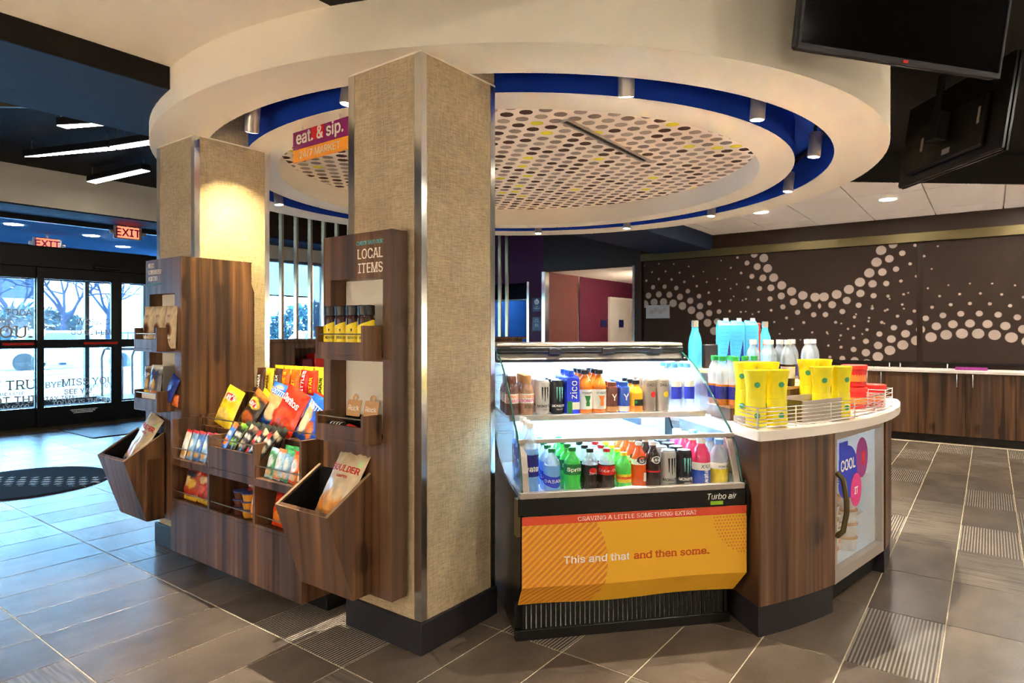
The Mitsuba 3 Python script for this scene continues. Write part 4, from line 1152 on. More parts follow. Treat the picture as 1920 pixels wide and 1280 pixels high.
# bars in the centre bin
BARS = [('3a7cd2', 'f07a34', 'blue and orange snack bar at the left of the centre bin'), ('2a2c22', '8fae3a', 'black and green snack bar, second in the centre bin'), ('23261f', '6c9a34', 'black snack bar with green tip, third in the centre bin'), ('3a302a', 'b8a884', 'brown speckled snack bar, fourth in the centre bin'),
        ('1c1a1c', '8a6a58', 'black snack bar, fifth in the centre bin'), ('d83a30', '3a3430', 'red snack bar leaning in the centre bin'), ('262222', 'c8b084', 'black and gold snack bar at the right of the centre bin'), ('e04034', '3a2a28', 'second red snack bar at the right of the centre bin'), ('191718', 'a89a78', 'black snack bar with pale tip at the right end of the centre bin')]
for k, (c0, c1, lb) in enumerate(BARS):
    x = -3.27 + 0.043 * k
    bag('snack_bar', lb, 'snack bar', 0.052, 0.165, 0.022, at(x, 1.803 + 0.012 * (k % 2), 0.718, 0, -24, 14 + 2.2 * k), painter(c0, [(0.5, 0.35, 0.4, 0.12, c1), (0.5, 0.62, 0.4, 0.07, 'd8d0c0')], [(0.84, 1.1, c1)], 70 + k, 0.12), 70 + k, (), 'snack bars in the centre bin', 10, 16)
for k in range(8):
    bag('snack_bar', f'dark wrapped snack bar, {ORD[k]} from the left in the second row of the centre bin', 'snack bar', 0.05, 0.15, 0.022, at(-3.225 + 0.043 * k, 1.875, 0.73, 0, -20, 10 + 2 * k), painter('221f1e' if k % 2 else '2e3a44', [(0.5, 0.6, 0.4, 0.1, 'c8b48a')], [(0.82, 1.1, '3c4034')], 90 + k, 0.14), 90 + k, (), 'dark snack bars behind in the centre bin', 8, 12)
# left and right upper bins
LB = [('e8dccc', 'c83030', 'white and red snack sleeve at the left end of the left bin'), ('7fb0dc', 'c83040', 'pale blue snack sleeve, second in the left bin'), ('3a70b8', 'd04040', 'blue snack sleeve, third in the left bin'), ('8cc0e8', 'b83848', 'light blue snack sleeve, fourth in the left bin'), ('4c86cc', 'c04050', 'mid blue snack sleeve at the right end of the left bin')]
for k, (c0, c1, lb) in enumerate(LB):
    bag('snack_sleeve', lb, 'snack bar', 0.062, 0.165, 0.024, at(-3.685 + 0.066 * k, 1.80 + 0.004 * k, 0.632, 0, -14, 5), painter(c0, [(0.5, 0.2, 0.4, 0.12, 'd8a050'), (0.5, 0.55, 0.3, 0.15, 'f0f0f0')], [(0.88, 1.1, c1)], 110 + k, 0.08), 110 + k, (), 'snack sleeves in the left bin', 10, 16)
RB = [('3a8a50', 'b8dce8', 'green and pale blue snack pack at the left of the right bin'), ('a8cce0', 'c8703a', 'pale blue snack pack, second in the right bin'), ('7ab0d0', '3a8a50', 'blue snack pack, third in the right bin'), ('e0742c', 'c83828', 'orange snack pack, fourth in the right bin'), ('e8d040', '3a3a30', 'yellow snack pack at the right end of the right bin')]
for k, (c0, c1, lb) in enumerate(RB):
    bag('snack_pack', lb, 'snack bar', 0.072, 0.15, 0.03, at(-2.845 + 0.066 * k, 1.806, 0.632, 0, -14, 6), painter(c0, [(0.5, 0.55, 0.3, 0.2, 'e8f0f0'), (0.5, 0.2, 0.35, 0.12, 'd8b890')], [(0.86, 1.1, c1), (0.0, 0.15, c1)], 120 + k, 0.08), 120 + k, (), 'snack packs in the right bin', 10, 16)
for k in range(4):
    bag('snack_pack', f'green topped snack pack, {ORD[k]} from the left in the rear row of the right bin', 'snack bar', 0.075, 0.155, 0.03, at(-2.80 + 0.07 * k, 1.87, 0.632, 0, -10, 4), painter('c8a878', [], [(0.8, 1.1, '3a8a50')], 130 + k), 130 + k, (), 'rear snack packs of the right bin', 8, 12)
# lower cubbies
LOWB = [(-3.66, 1.83, 0.15, 0.185, 'b4462a', [(0.5, 0.82, 0.4, 0.12, '2a2a38'), (0.65, 0.55, 0.25, 0.15, 'e8b83a'), (0.35, 0.6, 0.2, 0.15, 'f0d8a0')], [(0.0, 0.2, 'e8c040'), (0.2, 0.36, 'd03a24')], 'brown red and yellow chip bag in the left cubby'),
        (-3.53, 1.835, 0.13, 0.165, 'c03a34', [(0.5, 0.8, 0.35, 0.12, 'e8c8a0'), (0.5, 0.5, 0.3, 0.15, 'd86a60')], [(0.0, 0.25, 'e8c048')], 'red and yellow chip bag at the right of the left cubby'),
        (-3.23, 1.96, 0.16, 0.165, '8c1a24', [(0.5, 0.75, 0.4, 0.1, 'e0c0b0')], [], 'dark red snack bag at the back of the middle cubby'),
        (-3.005, 1.845, 0.13, 0.165, 'e88a24', [(0.5, 0.75, 0.4, 0.13, 'c42828'), (0.5, 0.55, 0.36, 0.1, 'e8d8c0')], [(0.88, 1.1, 'b82424')], 'orange and red cheese puff bag at the right of the middle cubby'),
        (-2.80, 1.845, 0.15, 0.17, 'd8401e', [(0.5, 0.3, 0.35, 0.18, 'f08a30'), (0.5, 0.7, 0.35, 0.1, 'b02020')], [(0.88, 1.1, '8a1a20')], 'red orange snack bag in the right cubby'),
        (-2.63, 1.85, 0.14, 0.165, 'c82a22', [(0.5, 0.45, 0.35, 0.2, 'f0a040')], [], 'second red snack bag in the right cubby, behind the tilted bin')]
for k, (x, y, wd, hh, c, bl, bd, lb) in enumerate(LOWB):
    bag('snack_bag', lb, 'snack bag', wd, hh, 0.05, at(x, y, 0.388, 0, -10, 2), painter(c, bl, bd, 140 + k, 0.08), 140 + k, [('CHEE', 0.022, 0, 0.76, 'ink_white', 5, True)] if k == 2 else [('Ch', 0.022, 0, 0.76, 'ink_white', 5, True)] if k == 3 else (), 'snack bags in the lower cubbies', 14, 18)
pri('cup_brown', (92, 52, 40), 0.4)
pri('cup_amber', (214, 150, 50), 0.4)
pri('cup_foil', (70, 84, 140), 0.3)
for k, (x, m_, nm) in enumerate(((-3.165, 'cup_brown', 'brown'), (-3.085, 'cup_amber', 'amber'))):
    for j in range(3):
        c = thing('snack_cup', f'{nm} snack cup in the middle cubby, {("bottom", "middle", "top")[j]} of its stack', 'snack cup', f'{nm} snack cups in the middle cubby')
        to = at(x, 1.85, 0.389 + j * 0.043)
        part(c, 'cup', lathe([(0.026, 0), (0.034, 0.036)], 20), m_, 40, to)
        part(c, 'lid', lathe([(0.037, 0.0365), (0.037, 0.0415), (0.033, 0.0425)], 20), 'cup_foil', 40, to)

# ------------------------------------------------------------------ goods on the trays
pri('jar_brown', (52, 22, 16), 0.15, spec=0.6)
pri('jar_yellow', (236, 206, 20), 0.45)
pri('ink_orange', (226, 110, 50), 0.4)
pri('ink_lilac', (150, 150, 200), 0.4)
jar = shp(lathe([(0.034, 0), (0.036, 0.006), (0.036, 0.115), (0.031, 0.125)], 24), 'jar_brown', 40)
jcap = shp(lathe([(0.0345, 0.1255), (0.036, 0.128), (0.036, 0.156), (0.034, 0.158)], 24), 'cap_black', 40)


def band_patch(R, a0, a1, zf0, zf1, n=14):
    a = np.linspace(math.radians(a0), math.radians(a1), n)
    lo = np.array([zf0(t) for t in np.linspace(0, 1, n)])
    hi = np.array([zf1(t) for t in np.linspace(0, 1, n)])
    V = np.vstack([np.stack([R * np.sin(a), -R * np.cos(a), lo], 1), np.stack([R * np.sin(a), -R * np.cos(a), hi], 1)])
    i = np.arange(n - 1)
    return trimesh.Trimesh(V, np.vstack([np.stack([i, i + 1, i + 1 + n], 1), np.stack([i, i + 1 + n, i + n], 1)]), process=False)


jlab = shp(band_patch(0.0364, -110, 110, lambda t: 0.03 - 0.012 * abs(math.sin(t * 9)), lambda t: 0.085 + 0.06 * min(t * 1.3, 1.0) * 0.45), 'jar_yellow', True)
jdot = [shp(wrap(extr(sg.Point(0, 0.014).buffer(0.012), 0.0006), 0.0364, 0.004, math.radians(12)), m) for m in ('ink_orange', 'ink_lilac')]
jtx = shp(wrap(text('MINUSA', 0.008, 0.0004, True), 0.0367, 0.052, math.radians(0)), 'ink_black')
jmk = shp(wrap(extr(sg.Polygon([(-0.004, 0.004), (0, -0.004), (0.004, 0.004), (0, 0.007)]), 0.0004), 0.0367, 0.078, math.radians(-8)), 'ink_black')
JL = ('first yellow labelled spice jar from the left on the upper tray', 'second yellow labelled spice jar on the upper tray', 'third yellow labelled spice jar on the upper tray', 'yellow labelled spice jar at the right end of the upper tray')
for k in range(4):
    j = thing('spice_jar', JL[k], 'jar', 'spice jars on the upper tray of the near display')
    to = at(-2.305 + 0.0745 * k, 1.774, 1.2525, 38) @ T().scale([1.0, 1.0, 1.32])
    put(j, 'jar', jar, to)
    put(j, 'cap', jcap, to)
    put(j, 'label', jlab, to)
    put(j, 'roundel', jdot[k // 2], to)
    put(j, 'lettering', jtx, to)
    put(j, 'mark', jmk, to)
# socks and wooden tags on the lower near tray
pri('sock_black', (26, 24, 24), 0.9, spec=0.1)
for k, (x, lb) in enumerate(((-2.2, 'rolled black and white striped sock on kraft tag, on the lower near tray'), (-2.09, 'second kraft tagged sock at the right of the lower near tray'))):
    s = thing('socks', lb, 'socks')
    part(s, 'roll', tube([(x - 0.1, 1.755, 0.943), (x + 0.0, 1.755, 0.943), (x + 0.03, 1.755, 0.942)] if k == 0 else [(x - 0.01, 1.785, 0.925), (x + 0.04, 1.785, 0.925)], 0.022, 12), 'sock_black', True)
    if k == 0:
        for q in range(4):
            part(s, 'stripe', tube([(x - 0.075 + 0.02 * q, 1.755, 0.943), (x - 0.068 + 0.02 * q, 1.755, 0.943)], 0.0226, 12), 'ink_white', True)
        part(s, 'toe', tube([(x + 0.031, 1.755, 0.942), (x + 0.075, 1.757, 0.938)], [0.022, 0.017], 12), 'ink_red', True)
    part(s, 'cuff', cat_(bx(x - 0.05, x + 0.05, 1.80, 1.812, 0.91, 1.0, 0.004), bx(x - 0.04, x + 0.05, 1.775, 1.80, 0.965, 0.985, 0.006)), 'sock_black')
    p_ = shapely.union_all([sg.box(-0.038, 0, 0.038, 0.058).buffer(0.006), sg.Point(0, 0.072).buffer(0.017)]).difference(sg.Point(0, 0.072).buffer(0.008))
    tg = wall_xz(p_, -0.002, 0.0)
    M = trimesh.transformations.translation_matrix([x - 0.0 + 0.008, 1.797, 0.995]) @ trimesh.transformations.rotation_matrix(math.radians(-12), [1, 0, 0])
    part(s, 'tag', xf(tg, M), 'kraft')
    part(s, 'lettering', xf(xf(stand(text('Rock', 0.022, 0.0006)), trimesh.transformations.translation_matrix([0, -0.0025, 0.018])), M), 'ink_white')
# kraft pouches, upper left tray
KP = painter('d2bc9c', [(0.5, 0.42, 0.30, 0.17, '7a4a34'), (0.5, 0.44, 0.2, 0.1, '4a2c22'), (0.5, 0.26, 0.24, 0.03, 'f2ece0'), (0.5, 0.74, 0.3, 0.025, '9a7a5c')], [(0.94, 1.1, 'c4ac88')], 150)
for k, (x, lb) in enumerate(((-4.06, 'kraft coffee pouch, leftmost on the upper left tray'), (-3.955, 'kraft coffee pouch in the middle of the upper left tray'), (-3.845, 'kraft coffee pouch at the right of the upper left tray, in its niche'))):
    bag('coffee_pouch', lb, 'pouch', 0.092, 0.25, 0.05, at(x, 1.782 + 0.014 * k, 1.253, 12, -3), KP, 150 + k, [('COFFEE', 0.009, 0, 0.2, 'ink_brown', 0, True)], 'kraft coffee pouches', 16, 22, 'vmatte')
# jerky pouches and booklets, lower left tray
JK = painter('4a4a54', [(0.5, 0.42, 0.18, 0.16, 'c89a50'), (0.45, 0.45, 0.1, 0.1, 'e8c070'), (0.5, 0.14, 0.4, 0.1, 'd87a30')], [(0.85, 1.1, 'd8d4cc')], 160)
JK2 = painter('6a584a', [(0.5, 0.45, 0.18, 0.16, 'd8b060'), (0.5, 0.15, 0.4, 0.1, 'e8c040')], [(0.9, 1.1, 'c8b8a0')], 161)
bag('snack_pouch', 'brown grey snack pouch at the left of the lower left tray', 'pouch', 0.10, 0.19, 0.04, at(-4.06, 1.785, 0.955, 8, -5, -4), JK2, 161, [('PEP', 0.02, 0, 0.72, 'ink_white', 0, True)], 'snack pouches', 14, 20)
bag('snack_pouch', 'slate grey snack pouch with white edge on the lower left tray', 'pouch', 0.115, 0.20, 0.04, at(-3.965, 1.775, 0.955, 8, -6), JK, 160, [('TRAIL', 0.018, 0, 0.74, 'ink_blue', 0, True)], 'snack pouches', 14, 20)
bag('snack_pouch', 'shiny dark blue snack bag leaning in the niche of the left display', 'pouch', 0.10, 0.15, 0.03, at(-3.865, 1.80, 0.955, 0, -12, 24), painter('22358c', [(0.5, 0.5, 0.2, 0.1, '4a62c0')], [], 162), 162, (), 'snack pouches', 14, 20)
bag('snack_pouch', 'orange snack bag peeking out of the left display niche', 'pouch', 0.07, 0.07, 0.025, at(-3.82, 1.822, 0.915, 0, -4, 6), painter('d86a2a', [], [], 163), 163, (), 'snack pouches', 10, 12)
solo('card_box', 'cream card box standing at the front of the lower left tray', 'box', bx(-4.08, -3.90, 1.752, 1.768, 0.903, 0.99, 0.002), 'cream')
# ------------------------------------------------------------------ open refrigerated merchandiser (local frame: x along the front, y inwards, z up)
FU = np.array([0.67257547, 0.74002854])
FN = np.array([0.74002854, -0.67257547])
FO = np.array([-1.656, 2.246])
FANG = math.degrees(math.atan2(FU[1], FU[0]))
FRM = T().translate([FO[0], FO[1], 0]).rotate([0, 0, 1], FANG)


def fat(x, y, z, rz=0.0, rx=0.0):
    t = FRM @ T().translate([x, y, z])
    if rz:
        t = t @ T().rotate([0, 0, 1], rz)
    if rx:
        t = t @ T().rotate([1, 0, 0], rx)
    return t


pri('fridge_white', (236, 244, 250), 0.4, spec=0.4)
pri('pane_edge', (30, 78, 66), 0.15, spec=0.6)
fc = thing('drinks_cooler', 'black open drinks cooler with curved glass sides and yellow banner', 'refrigerator')


def fp(name, mesh, mat, smooth=False, **k):
    return part(fc, name, mesh, mat, smooth, FRM, **k)


FW = 1.03
curve = np.array([(0.50, 1.243), (0.43, 1.214), (0.367, 1.188), (0.28, 1.135), (0.197, 1.072), (0.12, 1.008), (0.059, 0.95), (0.01, 0.912), (-0.028, 0.872), (-0.062, 0.815), (-0.087, 0.751), (-0.103, 0.70), (-0.108, 0.675)])
low = [(0.02, 0.648), (0.14, 0.655), (0.33, 0.67), (0.47, 0.71), (0.56, 0.765), (0.66, 0.88), (0.66, 1.243)]
fp('kick_plate', bx(0.0, FW - 0.01, 0.0, 0.03, 0.0, 0.045, 0.002), 'plastic_black')
fp('lower_body', wall_yz(sg.Polygon([(0.03, 0.0), (0.86, 0.0), (0.86, 1.27), (0.70, 1.27), (0.70, 0.56), (-0.095, 0.56), (-0.095, 0.275), (0.0, 0.185), (0.03, 0.185)]), 0.012, FW - 0.022), 'matte_black')
for x0, x1 in ((0.0, 0.0119), (FW - 0.0219, FW - 0.01)):
    fp('side_panel', wall_yz(sg.Polygon([(0.03, 0.03), (0.84, 0.03), (0.86, 0.2), (0.86, 1.27), (0.66, 1.27)] + low[:-1][::-1] + [(-0.1, 0.645), (-0.1, 0.28), (-0.01, 0.18), (0.03, 0.17)]), x0, x1), 'plastic_black')
fp('front_panel', bx(-0.012, FW + 0.002, -0.112, -0.096, 0.575, 0.6475, 0.002), 'plastic_black')
fp('cheek', wall_yz(sg.Polygon([(-0.12, 0.56), (-0.122, 0.62), (-0.105, 0.665), (-0.06, 0.69), (0.1, 0.69), (0.1, 0.40), (-0.1, 0.42)]), FW + 0.0025, FW + 0.018), 'plastic_black')
fp('cheek', wall_yz(sg.Polygon([(-0.108, 0.49), (-0.108, 0.646), (-0.06, 0.646), (-0.06, 0.49)]), -0.018, -0.0005), 'bronze')  # left corner piece; its brown tone stands in for a reflection
fp('grille_back', bx(0.04, FW - 0.05, 0.016, 0.02, 0.045, 0.183), 'white')
for k in range(44):
    x = 0.03 + k * 0.0223
    fp('grille_slat', bx(x, x + 0.0155, 0.001, 0.012, 0.048, 0.156), 'plastic_black')
fp('grille_rail', bx(0.0, FW - 0.01, 0.0, 0.014, 0.155, 0.19, 0.002), 'plastic_black')
# interior
fp('deck', bx(0.014, FW - 0.024, -0.09, 0.684, 0.561, 0.645), 'fridge_white')
fp('rear_liner', bx(0.013, FW - 0.023, 0.685, 0.6995, 0.561, 1.19), 'fridge_white')
for k in range(9):
    fp('liner_louvre', bx(0.03, FW - 0.04, 0.672, 0.684, 0.80 + 0.045 * k, 0.815 + 0.045 * k, 0.003), 'fridge_white')
fp('shelf', bx(0.016, FW - 0.026, 0.222, 0.66, 0.937, 0.955, 0.001), 'fridge_white')
fp('shelf_lip', bx(0.014, FW - 0.024, 0.208, 0.2215, 0.93, 0.958, 0.002), 'steel')
fp('shelf_bracket', cat_(bx(0.75, 0.765, 0.45, 0.685, 0.86, 0.936)), 'car_dark')
# canopy
fp('canopy_cap', bx(-0.005, FW - 0.005, 0.495, 0.86, 1.2705, 1.292, 0.008), 'steel')
fp('night_cover', bx(0.0, FW - 0.01, 0.484, 0.70, 1.2462, 1.27, 0.003), 'frame_black')
for x in (0.27, 0.56, 0.83):
    fp('cover_clip', bx(x, x + 0.07, 0.474, 0.4835, 1.236, 1.264, 0.003), 'base_dark')
fp('canopy_front', hull([(x, y, z) for x in (0.005, FW - 0.015) for y, z in ((0.508, 1.2455), (0.488, 1.207), (0.53, 1.207), (0.53, 1.2455))]), 'steel')
fp('canopy_base', bx(0.008, FW - 0.018, 0.49, 0.69, 1.192, 1.2065), 'base_dark')
fp('light_strip', bx(0.03, FW - 0.04, 0.53, 0.556, 1.182, 1.19), 'lens', **glow('', COOL * FRIDGE_L))
fp('light_strip', bx(0.03, FW - 0.04, 0.235, 0.257, 0.929, 0.936), 'lens', **glow('', COOL * FRIDGE_L))
# glass
side_poly = sg.Polygon(list(map(tuple, curve)) + low)
for x in (0.0035, FW - 0.0165):
    fp('side_glass', wall_yz(side_poly, x, x + 0.005), 'glass')
    fp('glass_edge', tube(np.c_[np.full(len(curve), x + 0.0025), curve], 0.0045, 6), 'pane_edge', True)
fr_c = curve[8:]
A_ = np.vstack([np.c_[np.full(len(fr_c), 0.012), fr_c], np.c_[np.full(len(fr_c), FW - 0.022), fr_c]])
n_ = len(fr_c)
i_ = np.arange(n_ - 1)
fp('front_glass', trimesh.Trimesh(A_, np.vstack([np.stack([i_, i_ + 1, i_ + 1 + n_], 1), np.stack([i_, i_ + 1 + n_, i_ + n_], 1)]), process=False), 'glass', True)
fp('bottom_rail', bx(-0.004, FW - 0.004, -0.118, -0.088, 0.648, 0.675, 0.003), 'alu')
fp('middle_rail', bx(0.006, FW - 0.014, -0.042, -0.024, 0.868, 0.886, 0.002), 'alu')
for x in (0.012, FW - 0.048):
    fp('post', cat_(*[hull([(x + a, y0 + b, z0) for a in (0, 0.026) for b in (0.004, 0.014) for y0, z0 in (fr_c[q], fr_c[q + 1])]) for q in range(n_ - 1)]), 'alu')
# banner: flat drawing wrapped on the front profile (s measured down from the top edge)
prof_s = np.array([0.0, 0.30, 0.345, 0.41])
prof_y = np.array([-0.1135, -0.1135, -0.088, -0.05])
prof_z = np.array([0.574, 0.274, 0.236, 0.178])


def on_banner(m, off):
    v = m.vertices
    s = -v[:, 1]
    wav = 0.004 * np.sin(v[:, 0] * 9.0 + 1) * np.clip((s - 0.24) / 0.1, 0, 1)
    y = np.interp(s, prof_s, prof_y) - off - v[:, 2] + wav * 0.6
    z = np.interp(s, prof_s, prof_z) + wav
    m = m.copy()
    m.vertices = np.stack([v[:, 0], y, z], 1)
    return m


def cut_x(poly, step=0.08):
    out = []
    for a in np.arange(0, 1.05, step):
        for s0, s1 in ((0, 0.15), (0.15, 0.24), (0.24, 0.30), (0.30, 0.345), (0.345, 0.42)):
            g = poly.intersection(sg.box(a, -s1, a + step, -s0))
            for q in getattr(g, 'geoms', [g]):
                if q.geom_type == 'Polygon' and q.area > 1e-7:
                    out.append(q)
    return out


def banner_part(name, poly, mat, off, th=0.0006):
    fp(name, on_banner(cat_(*[extr(q, th) for q in cut_x(poly)]), off), mat)


bw0, bw1 = 0.004, 1.034
sheet = sg.Polygon([(bw0, 0), (bw1, 0), (bw1, -0.30), (bw1 - 0.03, -0.41), (bw0 - 0.004, -0.41), (bw0, -0.30)])
banner_part('banner', sheet, 'banner_yellow', 0.001, 0.001)
banner_part('banner_band', sg.box(bw0, -0.036, bw1, 0), 'banner_red', 0.0024)
circ = sg.Point(0.06, -0.21).buffer(0.32, 32).intersection(sg.box(bw0, -0.408, 1, -0.037))
stripes = shapely.union_all([sg.Polygon([(c, 0), (c + 0.016, 0), (c + 0.016 - 0.45, -0.41), (c - 0.45, -0.41)]) for c in np.arange(0.0, 0.95, 0.031)])
banner_part('banner_stripes', stripes.intersection(circ), 'banner_orange', 0.0024)
dc = sg.Point(1.06, -0.03).buffer(0.19, 32).intersection(sg.box(0.8, -0.3, bw1, -0.042))
dots = shapely.union_all([sg.Point(0.86 + 0.0155 * i + 0.0078 * (j % 2), -0.047 - 0.0145 * j).buffer(0.0042, 5) for i in range(12) for j in range(12)])
fp('banner_dots', on_banner(cat_(*[extr(q, 0.0006) for q in getattr(dots.intersection(dc), 'geoms', [])]), 0.0024), 'banner_orange', kind='stuff')


def banner_text(s, h, x0, x1, sy, mat, **k):
    m = text(s, h, 0.0006, **k)
    m.vertices[:, 0] *= (x1 - x0) / (m.vertices[:, 0].max() - m.vertices[:, 0].min())
    m.vertices[:, 0] += x0 - m.vertices[:, 0].min()
    m.vertices[:, 1] -= sy
    fp('lettering', on_banner(m, 0.0032), mat)


banner_text('CRAVING A LITTLE SOMETHING EXTRA?', 0.0175, 0.247, 0.79, 0.0275, 'cream_letter', slab=True)
banner_text('This and that', 0.030, 0.184, 0.48, 0.205, 'cream_letter', bold=True)
banner_text('and then some.', 0.030, 0.498, 0.854, 0.205, 'rust_letter', slab=True, bold=True)
tm = text('Turbo air', 0.026, 0.0008)
tm.vertices[:, 0] = (tm.vertices[:, 0] + 0.22 * tm.vertices[:, 1]) * 0.95 + 0.912
fp('lettering', xf(stand(tm), trimesh.transformations.translation_matrix([0, -0.1125, 0.606])), 'ink_white')
fp('label', bx(0.86, 0.92, -0.1145, -0.1122, 0.582, 0.598), 'lime_tag')

# ------------------------------------------------------------------ drinks
for nm, c in (('cola', (34, 12, 10)), ('orange_soda', (236, 92, 26)), ('root_beer', (40, 20, 18)), ('lime_soda', (86, 224, 84)), ('sprite_green', (60, 206, 70)), ('tea', (186, 108, 44)), ('juice_orange', (224, 124, 34)), ('juice_yellow', (246, 186, 40)),
              ('pink_water', (236, 60, 110)), ('coffee_milk', (170, 130, 104)), ('coffee_dark', (104, 70, 62)), ('choco', (120, 66, 52)), ('milk_blue', (44, 88, 200)), ('blue_water', (120, 176, 236))):
    liquid(nm, c)
pri('can_silver', (196, 192, 186), 0.3, metallic=0.3)
pri('can_black', (22, 24, 30), 0.3)
pri('can_grey', (168, 158, 146), 0.35, metallic=0.3)
pri('can_lid', (205, 205, 205), 0.25, metallic=1.0)
pri('lab_white', (238, 234, 226), 0.45)
pri('lab_blue', (44, 60, 196), 0.4)
pri('lab_deep', (30, 34, 130), 0.4)
pri('lab_green', (30, 120, 54), 0.4)
pri('lab_red', (214, 34, 30), 0.4)
pri('lab_black', (26, 22, 24), 0.4)
pri('lab_pink', (224, 60, 140), 0.4)
pri('lab_yellow', (240, 214, 46), 0.4)
pri('lab_orange', (240, 130, 50), 0.4)
pri('lab_teal', (120, 200, 190), 0.4)
pri('carton_blue', (44, 66, 226), 0.4)
_kinds = {}


def band(R, z0, z1, a0=-150, a1=150):
    return band_patch(R, a0, a1, lambda t: z0, lambda t: z1, 18)


def cyl_text(s, h, R, z, ang=0, **k):
    return wrap(text(s, h, 0.0004, **k), R, z, math.radians(ang))


